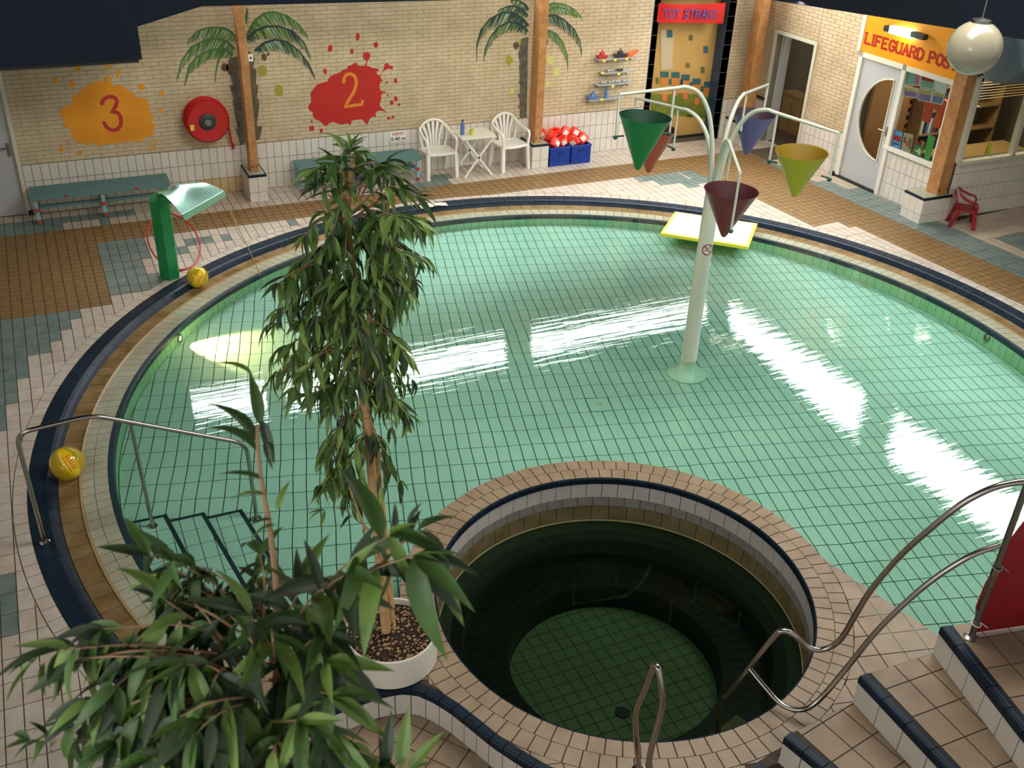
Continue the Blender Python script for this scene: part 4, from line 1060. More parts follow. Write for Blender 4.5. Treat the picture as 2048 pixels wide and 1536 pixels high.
pedestal_post(12.13, 12.50, -0.55, -0.02, .42, 12.24, 12.42, -0.46, -0.22, 'tiled pedestal in the far corner behind the blue cone', 'timber post in the far corner beside the doorway')
pedestal_post(12.56, 13.14, -4.78, -4.36, .42, 12.84, 13.06, -4.74, -4.50, 'tiled pedestal at the corner of the lifeguard room beside the red chair', 'timber post at the corner of the lifeguard room')
# small camera and outlet on the first post
cm = thing('wall_speaker', 'small white square device on the left timber post', 'device', (3.215, -0.40, 2.13))
obj('plate', MB().box((3.225, -0.32, 2.13), (.07, .03, .10)), 'plastic_white', cm); obj('eye', MB().ball((3.225, -0.338, 2.13), .016), 'black_rubber', cm)
# ---------------------------------------------------- dark roof over the hall
s = MB()
YA = -1.66
zA = lambda x: 3.135-0.018*(x-2.4) if x < 6.6 else 3.06-0.04*(x-6.6)
xs = [2.40, 4.5, 6.6, 9.0, 11.30]
for a, b in zip(xs, xs[1:]): s.hexa([(a, YA, zA(a)), (b, YA, zA(b)), (b, YA+.12, zA(b)), (a, YA+.12, zA(a))], [(a, YA, 8.0), (b, YA, 8.0), (b, YA+.12, 8.0), (a, YA+.12, 8.0)])
s.hexa([(1.57, YA, 2.92), (2.40, YA, zA(2.4)), (2.40, YA+.12, zA(2.4)), (1.57, YA+.12, 2.92)], [(1.57, YA, 8), (2.4, YA, 8), (2.4, YA+.12, 8), (1.57, YA+.12, 8)])
s.box((-0.87, -0.85, 5.27), (4.90, 1.66, 5.50))
bh = struct('ceiling', s, 'roof_dark', label='dark navy roof bulkhead above the walls')
obj('box_trim', MB().box((-0.9, YA-.01, 2.505), (4.88, .03, .035)), 'black_rubber', bh)
zB = lambda y: 2.875+0.088*(-1.66-y)
s = MB(); ys = [-1.66, -4.0, -7.0, -12.0]
for a, b in zip(ys, ys[1:]): s.hexa([(11.30, b, zB(b)), (11.42, b, zB(b)), (11.42, a, zB(a)), (11.30, a, zB(a))], [(11.30, b, 8), (11.42, b, 8), (11.42, a, 8), (11.30, a, 8)])
struct('ceiling_right', s, 'roof_dark', label='dark roof bulkhead on the right')
struct('ceiling_upper', MB().box((4.2, -9.0, 8.1), (15.0, 17.0, .2)), 'roof_dark')
s = MB(); s.box((6.6, 1.0, 5.1), (13.6, 1.5, .12)); s.box((14.9, -6.8, 5.1), (4.0, 15.0, .12)); s.box((14.9, -7.5, 3.36), (3.4, 5.6, .10))
struct('ceiling_low', s, 'roof_dark')
# clerestory glazing high above both walls, set back behind the bulkheads
gl = thing('roof_glazing', 'bright clerestory glazing above the back wall', 'skylight', (6.8, .3, 4.1), 'clerestory glazing')
for a, b in ((1.70, 3.07), (3.44, 7.84), (8.43, 12.6)): obj('pane', MB().box(((a+b)/2, .30, 4.16), (b-a, .02, .92)), 'sky_glazing', gl)
gl2 = thing('roof_glazing', 'bright clerestory glazing above the lifeguard room side', 'skylight', (13.2, -5.0, 4.1), 'clerestory glazing')
for a, b in ((0.05, -3.95), (-4.72, -9.3)):
    s = MB(); e = 13.05; s.hexa([(e+TH*-b, b, 3.70), (e+.02+TH*-b, b, 3.70), (e+.02+TH*-a, a, 3.70), (e+TH*-a, a, 3.70)], [(e+TH*-b, b, 4.64), (e+.02+TH*-b, b, 4.64), (e+.02+TH*-a, a, 4.64), (e+TH*-a, a, 4.64)]); obj('pane', s, 'sky_glazing', gl2)
s = MB(); s.box((6.8, .34, 3.50), (12.0, .06, .40)); s.box((6.8, .34, 4.85), (12.0, .06, .46)); s.box((3.25, .34, 4.1), (.36, .06, 1.0)); s.box((8.13, .34, 4.1), (.58, .06, 1.0))
for a, b, z0, z1 in ((.4, -12, 3.30, 3.70), (.4, -12, 4.64, 5.1), (-3.95, -4.72, 3.6, 4.7)):
    e = 13.06; s.hexa([(e+TH*-b, b, z0), (e+.1+TH*-b, b, z0), (e+.1+TH*-a, a, z0), (e+TH*-a, a, z0)], [(e+TH*-b, b, z1), (e+.1+TH*-b, b, z1), (e+.1+TH*-a, a, z1), (e+TH*-a, a, z1)])
struct('wall_upper', s, 'brick_warm')
# ================================================================== wall paintings
def wp(px, py, off=0.0): return wy(px, py, -off)
def c4(x, y): return (90+x/7.877, 120+y/7.877)     # close-up frames used while measuring
def c3z(x, y): return (600+x/7.314, 60+y/7.314)
def c2z(x, y): return (340+x/5.119, y/5.119)
def c5z(x, y): return (930+x/6.4, y/6.4)
def blob(name, pts, mt, parent, off, f): return decal(name, [wp(*f(*p)) for p in pts], mt, parent, off)
def dot(name, x, y, rx, ry, mt, parent, off, f, n=10, seed=0):
    rnd = random.Random(seed+x); P = [(x+rx*cos(2*pi*k/n)*(0.85+0.3*rnd.random()), y+ry*sin(2*pi*k/n)*(0.85+0.3*rnd.random())) for k in range(n)]
    return blob(name, P, mt, parent, off, f)
def stroke_path(name, pts, wd, mt, parent, off, f):
    P = [wp(*f(*p)) for p in pts]; s = MB(); n_ = Vector((0, -1, 0)); L = []; Rr = []
    for i, p in enumerate(P):
        t = (P[min(i+1, len(P)-1)]-P[max(i-1, 0)]).normalized(); sd = n_.cross(t); L.append(p+sd*wd/2); Rr.append(p-sd*wd/2)
    P2 = L+Rr[::-1]
    for i in range(len(P)-1): s.plate([L[i], L[i+1], Rr[i+1], Rr[i]], n_, off)
    for e in (P[0], P[-1]): s.plate([e+Vector((wd/2*cos(2*pi*k/12), 0, wd/2*sin(2*pi*k/12))) for k in range(12)], n_, off+.0002)
    return obj(name, s, mt, parent)
o3 = thing('painted_splash', 'orange paint splash with a red number 3 painted on the brick', 'painting', (1.2, 0, 1.3))
blob('splash', [(270, 760), (330, 710), (420, 690), (430, 560), (510, 540), (580, 460), (660, 405), (730, 385), (780, 330), (860, 325), (910, 345), (950, 365), (960, 320), (945, 270), (975, 240), (1020, 240), (1045, 280), (1040, 330), (1060, 400), (1095, 415), (1140, 385), (1200, 385), (1230, 425), (1280, 460), (1350, 500), (1400, 540), (1460, 590), (1510, 600), (1560, 595), (1600, 610), (1620, 670), (1650, 710), (1650, 790), (1680, 850), (1725, 880), (1700, 920), (1690, 980), (1750, 1020), (1720, 1080), (1700, 1140), (1715, 1170), (1640, 1200), (1560, 1240), (1500, 1280), (1490, 1340), (1465, 1290), (1380, 1265), (1270, 1295), (1100, 1310), (940, 1330), (900, 1330), (860, 1370), (820, 1325), (740, 1310), (700, 1330), (640, 1345), (600, 1310), (540, 1310), (480, 1270), (430, 1220), (400, 1140), (390, 1080), (320, 1060), (300, 980), (270, 900), (235, 850)], 'paint_orange', o3, .003, c4)
for i, d in enumerate(((150, 320, 50, 42), (425, 385, 52, 52), (515, 140, 38, 46), (1000, 100, 42, 36), (1145, 200, 30, 66), (1520, 425, 58, 50), (1835, 520, 36, 46), (1825, 800, 30, 34), (1700, 1385, 40, 36), (1745, 1290, 26, 26), (250, 1400, 36, 56), (550, 1455, 36, 40), (375, 1262, 22, 20))): dot('drop', *d, 'paint_orange', o3, .003, c4, seed=i)
stroke_path('drop', [(1490, 460), (1440, 530)], .012, 'paint_orange', o3, .003, c4)
stroke_path('number', [(895, 685), (925, 620), (985, 580), (1050, 575), (1110, 600), (1135, 650), (1120, 710), (1095, 760), (1050, 830), (1100, 820), (1150, 830), (1190, 890), (1200, 960), (1190, 1030), (1150, 1085), (1085, 1110), (1020, 1090), (960, 1045), (930, 990)], .055, 'paint_three', o3, .005, c4)
o2_ = thing('painted_splash', 'red paint splash with an orange number 2 painted on the brick', 'painting', (4.7, 0, 1.4))
blob('splash', [(115, 1130), (135, 1090), (165, 1050), (155, 930), (190, 870), (250, 800), (310, 775), (400, 750), (440, 680), (490, 655), (580, 620), (640, 580), (690, 565), (700, 530), (760, 510), (790, 480), (830, 485), (850, 520), (930, 525), (950, 520), (975, 450), (925, 420), (918, 350), (960, 320), (1005, 325), (1028, 370), (1015, 420), (985, 460), (975, 522), (1020, 535), (1060, 555), (1150, 570), (1155, 590), (1115, 610), (1130, 650), (1170, 665), (1215, 590), (1240, 500), (1280, 480), (1310, 520), (1360, 530), (1355, 580), (1310, 565), (1250, 580), (1200, 620), (1178, 680), (1185, 720), (1220, 740), (1175, 760), (1160, 830), (1180, 890), (1275, 910), (1215, 920), (1185, 950), (1190, 1010), (1170, 1060), (1165, 1110), (1200, 1145), (1275, 1205), (1200, 1180), (1140, 1180), (1105, 1215), (1110, 1270), (1060, 1265), (1020, 1300), (980, 1390), (930, 1330), (900, 1305), (760, 1320), (740, 1400), (690, 1360), (620, 1385), (560, 1370), (480, 1340), (420, 1370), (385, 1410), (340, 1380), (290, 1330), (220, 1305), (185, 1250), (185, 1200), (140, 1175)], 'paint_red', o2_, .003, c3z)
for i, d in enumerate(((440, 270, 34, 54), (760, 310, 22, 44), (845, 95, 28, 60), (1110, 215, 36, 42), (370, 605, 24, 44), (1395, 740, 26, 38), (1400, 1005, 26, 40), (1340, 1065, 28, 34), (1298, 1290, 26, 24), (1360, 1272, 22, 22), (170, 1335, 14, 22), (170, 1440, 40, 40), (310, 1475, 24, 34), (1270, 765, 10, 22), (1283, 955, 10, 22), (1450, 1090, 16, 22))): dot('drop', *d, 'paint_red', o2_, .003, c3z, seed=i)
stroke_path('number', [(640, 760), (645, 700), (680, 650), (740, 640), (795, 665), (820, 730), (820, 800), (790, 900), (740, 980), (690, 1060), (650, 1125), (740, 1110), (830, 1095), (910, 1085), (912, 1040)], .05, 'paint_two', o2_, .005, c3z)
def palm(label, f, fronds, trunk_l, trunk_r, nuts, x0):
    t = thing('painted_palm', label, 'painting', (x0, 0, 1.6), 'palm trees painted on the brick')
    for k, (P, w0, cols_) in enumerate(fronds):
        rnd = random.Random(k*7+int(x0*10)); s = MB(); W3 = [wp(*f(*p)) for p in P]
        # resample
        pts = []
        for a, b in zip(W3, W3[1:]):
            m = 6
            for j in range(m): pts.append(a.lerp(b, j/m))
        pts.append(W3[-1]); n_ = len(pts); sgn = 1 if pts[-1].x > pts[0].x else -1
        for i in range(n_-1):
            q = i/(n_-1); a = pts[i]; b = pts[i+1]; d = (b-a).normalized(); th = .016*(1-q)+.005
            sd = Vector((-d.z, 0, d.x)); 
            s.plate([a-sd*th, b-sd*th, b+sd*th, a+sd*th], (0, -1, 0), .0042, cols_[0])
            for j in range(6):
                c = a.lerp(b, rnd.random()); L = w0*(0.35+sin(pi*min(1, q*1.05))*0.75)*(0.75+0.5*rnd.random())
                dn = (d*0.55*1.0+Vector((0, 0, -1))*(0.95)).normalized(); wd = .011+.010*rnd.random(); m = cols_[min(len(cols_)-1, int(rnd.random()*len(cols_)))]
                s.plate([c+d*wd, c-d*wd, c+dn*L], (0, -1, 0), .0026+.0012*rnd.random(), m)
        obj('frond', s, None, t)
    s = MB()
    for P, m in ((trunk_l, 'palm_trunk'), (trunk_r, 'palm_trunk_dark')):
        s = MB(); s.plate([wp(*f(*p)) for p in P], (0, -1, 0), .003); obj('trunk', s, m, t)
    for x, y, r, m in nuts: dot('coconut', x, y, r, r*1.25, m, t, .0045 if 'brown' in m else .003, f, 14)
    return t
G1 = ['palm_green', 'palm_lime', 'palm_pale', 'palm_green']; G2 = ['palm_dark', 'palm_green', 'palm_pale', 'palm_lime', 'palm_dark']
palm('painted palm tree behind the left timber post beside the hose reel', c2z,
 [([(680, 400), (620, 320), (540, 285), (400, 280), (280, 320), (185, 415)], .17, G1), ([(660, 500), (590, 430), (500, 395), (380, 400), (220, 480), (120, 620), (70, 800)], .20, G1), ([(640, 560), (560, 500), (420, 510), (280, 580), (190, 680), (150, 860)], .17, G1), ([(560, 520), (500, 600), (475, 700), (462, 830)], .06, G1),
  ([(770, 400), (860, 220), (960, 140), (1060, 120), (1200, 160), (1320, 250), (1410, 370)], .20, G1), ([(790, 400), (880, 310), (1000, 270), (1120, 270), (1260, 320), (1370, 430), (1440, 590)], .22, G2), ([(870, 520), (960, 440), (1080, 405), (1200, 430), (1320, 520), (1420, 650), (1480, 780)], .20, G2), ([(770, 230), (780, 150), (790, 90)], .07, G1)],
 [(600, 600), (690, 580), (700, 700), (720, 900), (740, 1100), (760, 1300), (775, 1460), (720, 1480), (690, 1380), (668, 1320), (690, 1310), (665, 1180), (640, 1020), (650, 1010), (608, 870), (640, 870), (620, 780), (590, 740)],
 [(780, 520), (830, 540), (870, 600), (850, 700), (885, 710), (880, 860), (905, 880), (890, 1000), (915, 1020), (905, 1160), (890, 1290), (945, 1290), (920, 1420), (860, 1450), (840, 1300), (820, 1000), (800, 760)],
 [(560, 690, 36, 'coconut_brown'), (615, 690, 38, 'coconut_brown'), (962, 585, 30, 'coconut_brown'), (1005, 555, 14, 'coconut_brown'), (942, 720, 44, 'coconut_gold'), (1112, 925, 46, 'coconut_gold')], 3.1)
palm('painted palm tree behind the right timber post beside the toy shelf', c5z,
 [([(810, 120), (760, 50), (690, 10), (600, 0)], .12, G2), ([(800, 200), (720, 110), (620, 75), (520, 90), (430, 130)], .13, G2), ([(810, 330), (740, 240), (620, 165), (480, 160), (320, 240), (200, 390), (150, 560), (150, 780)], .20, G2), ([(800, 400), (700, 300), (560, 280), (420, 350), (310, 500), (255, 640), (240, 780)], .19, G2),
  ([(940, 200), (1020, 90), (1130, 40), (1280, 60), (1400, 120), (1490, 215)], .12, G1), ([(950, 260), (1030, 150), (1150, 90), (1280, 110), (1440, 210)], .12, G1), ([(950, 290), (1040, 210), (1150, 190), (1280, 260), (1400, 380), (1470, 520), (1495, 670)], .22, G2), ([(950, 430), (1060, 390), (1160, 430), (1250, 540), (1310, 700), (1315, 880)], .20, G1)],
 [(720, 500), (810, 470), (800, 700), (800, 1000), (790, 1300), (790, 1500), (705, 1510), (700, 1400), (672, 1360), (700, 1350), (695, 1260), (672, 1210), (700, 1195), (705, 1100), (685, 1050), (700, 1030), (690, 840), (700, 820), (680, 680), (690, 650)],
 [(930, 530), (975, 540), (945, 640), (980, 650), (950, 810), (975, 820), (925, 970), (970, 990), (925, 1130), (955, 1150), (920, 1280), (945, 1290), (915, 1480), (880, 1480), (900, 1000)],
 [(655, 585, 38, 'coconut_brown'), (1022, 530, 42, 'coconut_brown'), (720, 540, 26, 'coconut_gold'), (562, 770, 48, 'coconut_gold'), (1085, 770, 50, 'coconut_pale'), (1170, 920, 42, 'coconut_pale'), (1060, 1070, 34, 'coconut_pale'), (600, 1160, 34, 'coconut_pale')], 7.9)
# depth sign
ds = thing('depth_sign', 'small white depth sign with red and dark lettering above the second bench', 'sign', (5.58, -.02, .645))
P = [wp(*q) for q in ((780, 285), (812, 282), (810, 260), (778, 263))]; s = MB(); s.plate([p+Vector((0, -.014, 0)) for p in P], (0, -1, 0), .004); obj('plate', s, 'plastic_white', ds)
text('letter', 'DIEPTE', (5.475, -.019, .665), (1, 0, 0), (0, 0, 1), .062, 'ink_red', ds, .01, w=.20); text('letter', '0.40 m', (5.455, -.019, .575), (1, 0, 0), (0, 0, 1), .085, 'ink_dark', ds, .01, w=.25)
# ================================================================== fire hose reel
hx, hz = 2.515, 1.225
h = thing('hose_reel', 'large red round fire hose reel mounted on the brick wall', 'hose reel', (hx, -.15, hz)); RX = Matrix.Rotation(pi/2, 3, 'X')
s = MB(); s.lathe([(0, -.13), (.30, -.13), (.315, -.10), (.315, .10), (.30, .13), (.285, .145), (.12, .12), (.0, .12)], (hx, -.15, hz), 48, R=RX); obj('drum', s, 'hose_red', h, smooth=True)
s = MB()
for k in range(5): s.lathe([(.318, -.09+.04*k), (.330, -.075+.04*k), (.318, -.06+.04*k)], (hx, -.15, hz), 40, R=RX)
obj('hose', s, 'hose_red', h, smooth=True)
s = MB(); s.lathe([(.122, .118), (.125, .135), (.10, .15), (.07, .155), (.0, .155)], (hx, -.15, hz), 32, R=RX); obj('hub', s, 'hose_hub', h, smooth=True)
s = MB(); s.lathe([(0, .175), (.05, .172), (.055, .15)], (hx, -.15, hz), 20, R=RX); obj('hub_cap', s, 'steel_dull', h, smooth=True)
obj('label_plate', MB().box((hx-.235, -.298, hz-.06), (.055, .004, .085)), 'toy_yellow', h)
obj('wall_bracket', MB().box((hx, -.012, hz), (.20, .024, .5)), 'hose_red', h)
s = MB(); s.tube([(hx+.30, -.14, hz-.02), (hx+.33, -.10, hz-.2), (hx+.35, -.07, hz-.40), (hx+.37, -.05, hz-.46)], .016, 8); s.tube([(hx+.37, -.05, hz-.44), (hx+.375, -.05, hz-.52)], [.026, .02], 8); obj('nozzle', s, 'hose_red', h, smooth=True)
# ================================================================== benches
def bench(x0, x1, label):
    t = thing('bench', label, 'bench', ((x0+x1)/2, -.27, 0), 'teal changing benches along the back wall')
    for k in range(8):
        obj('slat', MB().box(((x0+x1)/2, -.085-.052*k, .425), (x1-x0, .036, .022)), 'teal_paint', t)
    obj('front_edge', MB().box(((x0+x1)/2, -.492, .405), (x1-x0, .018, .07)), 'teal_paint', t)
    obj('brace', MB().box(((x0+x1)/2, -.26, .19), (x1-x0-.1, .05, .04)), 'teal_paint', t)
    n_ = 3
    for k in range(n_):
        x = x0+.06+(x1-x0-.12)*k/(n_-1)
        lf = obj('leg_frame', MB().box((x, -.455, .20), (.05, .045, .37)).box((x, -.07, .20), (.05, .04, .37)).box((x, -.26, .375), (.045, .42, .035)).box((x, -.26, .19), (.04, .36, .04)), 'teal_light', t)
        for y, z in ((-.482, .385), (-.482, .22), (-.482, .05)):
            obj('cap', MB().lathe([(0, .020), (.025, .015), (.029, 0)], (x, y, z), 12, R=RX), 'red_knob', lf)
    for k in range(2):
        x = x0+(x1-x0)*(.25+.5*k); obj('cap', MB().lathe([(0, .018), (.021, .012), (.025, 0)], (x, -.50, .40), 10, R=RX), 'red_knob', t)
    return t
bench(-.09, 1.84, 'long teal slatted bench at the left beside the grey door')
bench(3.78, 5.82, 'teal slatted bench under the depth sign, partly behind the tall plant')
# ================================================================== monobloc chairs, local frame: faces -y
def monobloc(name, label, loc, rz, mt, sc=1.0, kid=False, group=None):
    t = thing(name, label, 'chair', loc, group, rz); L = dict(local=True)
    sw, sd, sh = .50*sc, .38*sc, (.42 if not kid else .27)*1.0
    H = (.88 if not kid else .52)
    def ob(nm_, s, lab=None, sm=True): return obj(nm_, s, mt, t, smooth=sm, local=True)
    # seat
    s = MB(); yf, yb = -sd/2, sd/2; n = 8
    for k in range(n):
        if k % 2 == 0 or k in (1, 3, 5, 7): pass
        x0 = -sw/2+sw*k/n+.004; x1 = -sw/2+sw*(k+1)/n-.004; s.box(((x0+x1)/2, 0, sh), (x1-x0, sd, .018))
    ob('seat', s, sm=False)
    s = MB(); s.tube([(-sw/2, yb, sh), (-sw/2, yf+.03, sh), (-sw/2+.05, yf-.01, sh-.005), (0, yf-.025, sh-.008), (sw/2-.05, yf-.01, sh-.005), (sw/2, yf+.03, sh), (sw/2, yb, sh), (-sw/2, yb, sh)], .022*sc, 8); ob('seat_rim', s)
    # legs splay
    for sx in (-1, 1):
        s = MB(); x = sx*(sw/2)
        s.hexa([(x+sx*.015-.028, yf-.045, 0), (x+sx*.015+.028, yf-.045, 0), (x+sx*.015+.028, yf+.015, 0), (x+sx*.015-.028, yf+.015, 0)], [(x-.03, yf-.01, sh), (x+.03, yf-.01, sh), (x+.03, yf+.05, sh), (x-.03, yf+.05, sh)]); ob('leg', s, sm=False)
        s = MB(); s.hexa([(x+sx*.0-.024, yb+.05, 0), (x+sx*.0+.024, yb+.05, 0), (x+.024, yb+.10, 0), (x-.024, yb+.10, 0)], [(x-.03, yb-.04, sh), (x+.03, yb-.04, sh), (x+.03, yb+.02, sh), (x-.03, yb+.02, sh)]); ob('leg', s, sm=False)
        ah = sh+(.23 if not kid else .15)
        s = MB(); s.tube([(x, yf+.01, sh), (x+sx*.02, yf+.0, ah-.05), (x+sx*.02, yf+.03, ah), (x+sx*.02, 0, ah+.02), (x+sx*.005, yb-.02, ah+.07), (x-sx*.01, yb+.04, ah+.12)], [.024*sc, .022*sc, .026*sc, .028*sc, .024*sc, .02*sc], 8); ob('armrest', s)
    # back: hoop and five fanned slats
    s = MB(); hoop = []; tilt = (.045 if not kid else .09)/(H-sh)
    for k in range(19):
        a = pi*k/18; x = (sw/2+.005)*cos(a); z = sh+(H-sh)*(.52+.48*sin(a)); hoop.append((x, yb+(z-sh)*tilt, z))
    hoop = [(sw/2-.05, yb, sh)]+[(sw/2-.015, yb+.25*(H-sh)*tilt, sh+.25*(H-sh))]+hoop+[(-sw/2+.015, yb+.25*(H-sh)*tilt, sh+.25*(H-sh))]+[(-sw/2+.05, yb, sh)]
    s.tube(hoop, .024*sc, 8); ob('back_frame', s)
    if not kid:
        for k in range(5):
            u = (k-2)/2; zt = sh+(H-sh)*(.52+.48*sin(math.acos(max(-1, min(1, u*.72)))))-.01; xt = u*.72*(sw/2); xb = u*.085
            s = MB(); w0, w1 = .017, .025; zm = sh+(zt-sh)*.5
            pts = [(xb, yb, sh), ((xb*.75+xt*.25)*1.0, yb+(zm-sh)*tilt, zm), (xt, yb+(zt-sh)*tilt, zt)]; ws = [w0, .02, w1]
            for (p, wa), (q, wb) in zip(zip(pts, ws), zip(pts[1:], ws[1:])):
                s.hexa([(p[0]-wa, p[1]-.007, p[2]), (p[0]+wa, p[1]-.007, p[2]), (p[0]+wa, p[1]+.007, p[2]), (p[0]-wa, p[1]+.007, p[2])], [(q[0]-wb, q[1]-.007, q[2]), (q[0]+wb, q[1]-.007, q[2]), (q[0]+wb, q[1]+.007, q[2]), (q[0]-wb, q[1]+.007, q[2])])
            ob('back_slat', s, sm=False)
    else:
        s = MB(); z0, z1 = sh+.05, H-.02; n = 6
        P = [(-.17*sc, z0), (.17*sc, z0), (.20*sc, (z0+z1)/2), (.12*sc, z1), (-.12*sc, z1), (-.20*sc, (z0+z1)/2)]
        s.plate([(a, yb+(z-sh)*tilt+.006, z) for a, z in P], (0, -1, 0.2), .014); ob('back_panel', s, sm=False)
    return t
monobloc('garden_chair', 'white plastic garden chair at the left of the small white table', (6.185, -.275, 0), radians(2), 'plastic_white', .98, group='white plastic garden chairs')
monobloc('garden_chair', 'white plastic garden chair between the small table and the tiled pedestal', (7.50, -.285, 0), radians(8), 'plastic_white', .98, group='white plastic garden chairs')
monobloc('child_chair', 'small dark red plastic child chair beside the corner pedestal', (13.24, -5.03, 0), radians(48), 'plastic_red', .70, kid=True)
# table
tb_ = thing('folding_table', 'small white folding table between the two white garden chairs', 'table', (6.80, -.37, 0))
obj('table_top', MB().box((6.80, -.33, .665), (.62, .52, .03)), 'white_paint', tb_)
s = MB(); s.tube([(6.50, -.585, .665), (7.10, -.585, .665)], .012, 6); obj('top_rail', s, 'white_paint', tb_)
for y in (-.55, -.14):
    for a, b in ((6.56, 7.06), (7.06, 6.56)):
        s = MB(); d = Vector((b-a, 0, .65)).normalized(); sd = Vector((d.z, 0, -d.x))*.017; p = Vector((a, y, 0)); q = Vector((b, y, .65)); e = Vector((0, .012, 0))
        s.hexa([p-sd-e, p+sd-e, p+sd+e, p-sd+e], [q-sd-e, q+sd-e, q+sd+e, q-sd+e]); obj('leg', s, 'plastic_white', tb_)
s = MB(); s.tube([(6.62, -.55, .10), (6.62, -.14, .10)], .011, 6); s.tube([(7.0, -.55, .10), (7.0, -.14, .10)], .011, 6); s.tube([(6.6, -.2, .12), (7.02, -.2, .12)], .011, 6); obj('stretcher', s, 'white_paint', tb_)
bt = thing('water_bottle', 'blue plastic bottle standing on the small white table', 'bottle', (6.585, -.36, .68))
obj('body', MB().lathe([(0, 0), (.034, .002), (.036, .02), (.036, .15), (.030, .18), (.013, .215), (.013, .225)], (6.585, -.36, .681), 18), 'bottle_blue', bt, smooth=True); obj('cap', MB().lathe([(.016, .222), (.016, .25), (0, .252)], (6.585, -.36, .681), 14), 'cap_navy', bt)
cu_ = thing('cup', 'lime green cup standing on the small white table', 'cup', (6.73, -.40, .68))
obj('body', MB().lathe([(0, .003), (.032, .003), (.036, .085), (.040, .088), (.034, .085), (.029, .01), (0, .01)], (6.73, -.40, .681), 18), 'green_cup', cu_, smooth=True)
# ================================================================== crates and armbands
def crate(x0, x1, y0, y1, label):
    t = thing('plastic_crate', label, 'crate', ((x0+x1)/2, (y0+y1)/2, 0), 'blue plastic crates of armbands'); H = .33; cx, cy = (x0+x1)/2, (y0+y1)/2
    obj('base', MB().box((cx, cy, .012), (x1-x0, y1-y0, .022)), 'crate_blue', t)
    for nm_, c, d in (('side', (cx, y0+.006, .17), (x1-x0, .010, H-.02)), ('side', (cx, y1-.006, .17), (x1-x0, .010, H-.02)), ('side', (x0+.006, cy, .17), (.010, y1-y0-.026, H-.02)), ('side', (x1-.006, cy, .17), (.010, y1-y0-.026, H-.02))): obj(nm_, MB().box(c, d), 'crate_blue', t)
    s = MB(); n = 9
    for k in range(n): s.box((x0+.02+(x1-x0-.04)*k/(n-1), y0-.004, .16), (.012, .012, .26)); s.box((x1+.004, y0+.02+(y1-y0-.04)*k/(n-1), .16), (.012, .012, .26))
    for z in (.06, .26): s.box((cx, y0-.003, z), (x1-x0, .012, .014))
    obj('ribs', s, 'crate_blue', t)
    s = MB()
    for c, d in (((cx, y0, H-.01), (x1-x0+.02, .025, .03)), ((cx, y1, H-.01), (x1-x0+.02, .025, .03)), ((x0, cy, H-.01), (.025, y1-y0, .03)), ((x1, cy, H-.01), (.025, y1-y0, .03))): s.box(c, d)
    obj('rim', s, 'crate_blue', t); obj('handle', MB().box((cx, y0-.006, .245), (.11, .008, .03)), 'cap_navy', t)
crate(8.175, 8.555, -.50, -.10, 'blue plastic crate of armbands next to the tiled pedestal'); crate(8.59, 8.97, -.50, -.10, 'blue plastic crate of armbands on the right of its pair')
rnd = random.Random(5)
def armband(p, r, h, R, label):
    t = thing('armband', label, 'armband', p, 'inflatable armbands heaped in the blue crates')
    s = MB(); w = r*.62
    P = []
    for k in range(14):
        a = 2*pi*k/14; P.append((r*cos(a), w*sin(a)))
    n = len(P); prof = [(-h/2, .84), (-h/2+.02, .98), (0, 1.05), (h/2-.02, .98), (h/2, .84)]
    for z, k in prof: s.v += [tuple(R @ Vector((q[0]*k, q[1]*k, z))+Vector(p)) for q in P]
    m = len(prof)
    for i in range(m-1):
        for k in range(n): s.f.append((i*n+k, i*n+(k+1) % n, (i+1)*n+(k+1) % n, (i+1)*n+k)); s.mi.append(0)
    b = len(s.v)
    for z in (h/2, -h/2): s.v += [tuple(R @ Vector((q[0]*.45, q[1]*.35, z*.9))+Vector(p)) for q in P]
    for k in range(n): s.f.append(((m-1)*n+k, (m-1)*n+(k+1) % n, b+(k+1) % n, b+k)); s.mi.append(0); s.f.append((k, b+n+k, b+n+(k+1) % n, (k+1) % n)); s.mi.append(0); s.f.append((b+k, b+(k+1) % n, b+n+(k+1) % n, b+n+k)); s.mi.append(0)
    obj('cuff', s, 'band_red', t, smooth=True)
    s = MB(); q = [Vector((r*.55, -w*.93, 0)), Vector((-r*.55, -w*.93, 0))]; hh = h*.28
    s.plate([R @ Vector((-r*.42, -w*1.0, -hh))+Vector(p), R @ Vector((r*.42, -w*1.0, -hh))+Vector(p), R @ Vector((r*.42, -w*1.0, hh))+Vector(p), R @ Vector((-r*.42, -w*1.0, hh))+Vector(p)], R @ Vector((0, -1, 0)), .008); obj('print_patch', s, 'band_white', t)
spots = [(8.10, -.22, .56), (8.27, -.30, .50), (8.40, -.20, .53), (8.30, -.40, .40), (8.46, -.38, .42), (8.55, -.26, .53), (8.66, -.40, .41), (8.78, -.24, .50), (8.86, -.36, .42), (8.72, -.18, .42), (8.26, -.22, .36), (8.50, -.15, .37)]
labs = ['red armband highest at the left end of the heap', 'red armband second from left near the top of the heap', 'red armband at the back of the left crate', 'red armband hanging over the front of the left crate', 'red armband with white patch between the two crates at the front', 'red armband at the top middle of the heap', 'red armband at the front left of the right crate', 'red armband at the top right of the heap', 'red armband at the right end of the right crate', 'red armband deep at the back of the right crate', 'red armband deep in the left crate', 'red armband low between the crates at the back']
for (x, y, z), lb in zip(spots, labs):
    R = Matrix.Rotation(rnd.uniform(-.6, .6), 3, 'Z') @ Matrix.Rotation(rnd.uniform(-.9, .9), 3, 'Y') @ Matrix.Rotation(rnd.uniform(-.5, .7), 3, 'X')
    armband((x, y, z-.02), .105, .15, R, lb)
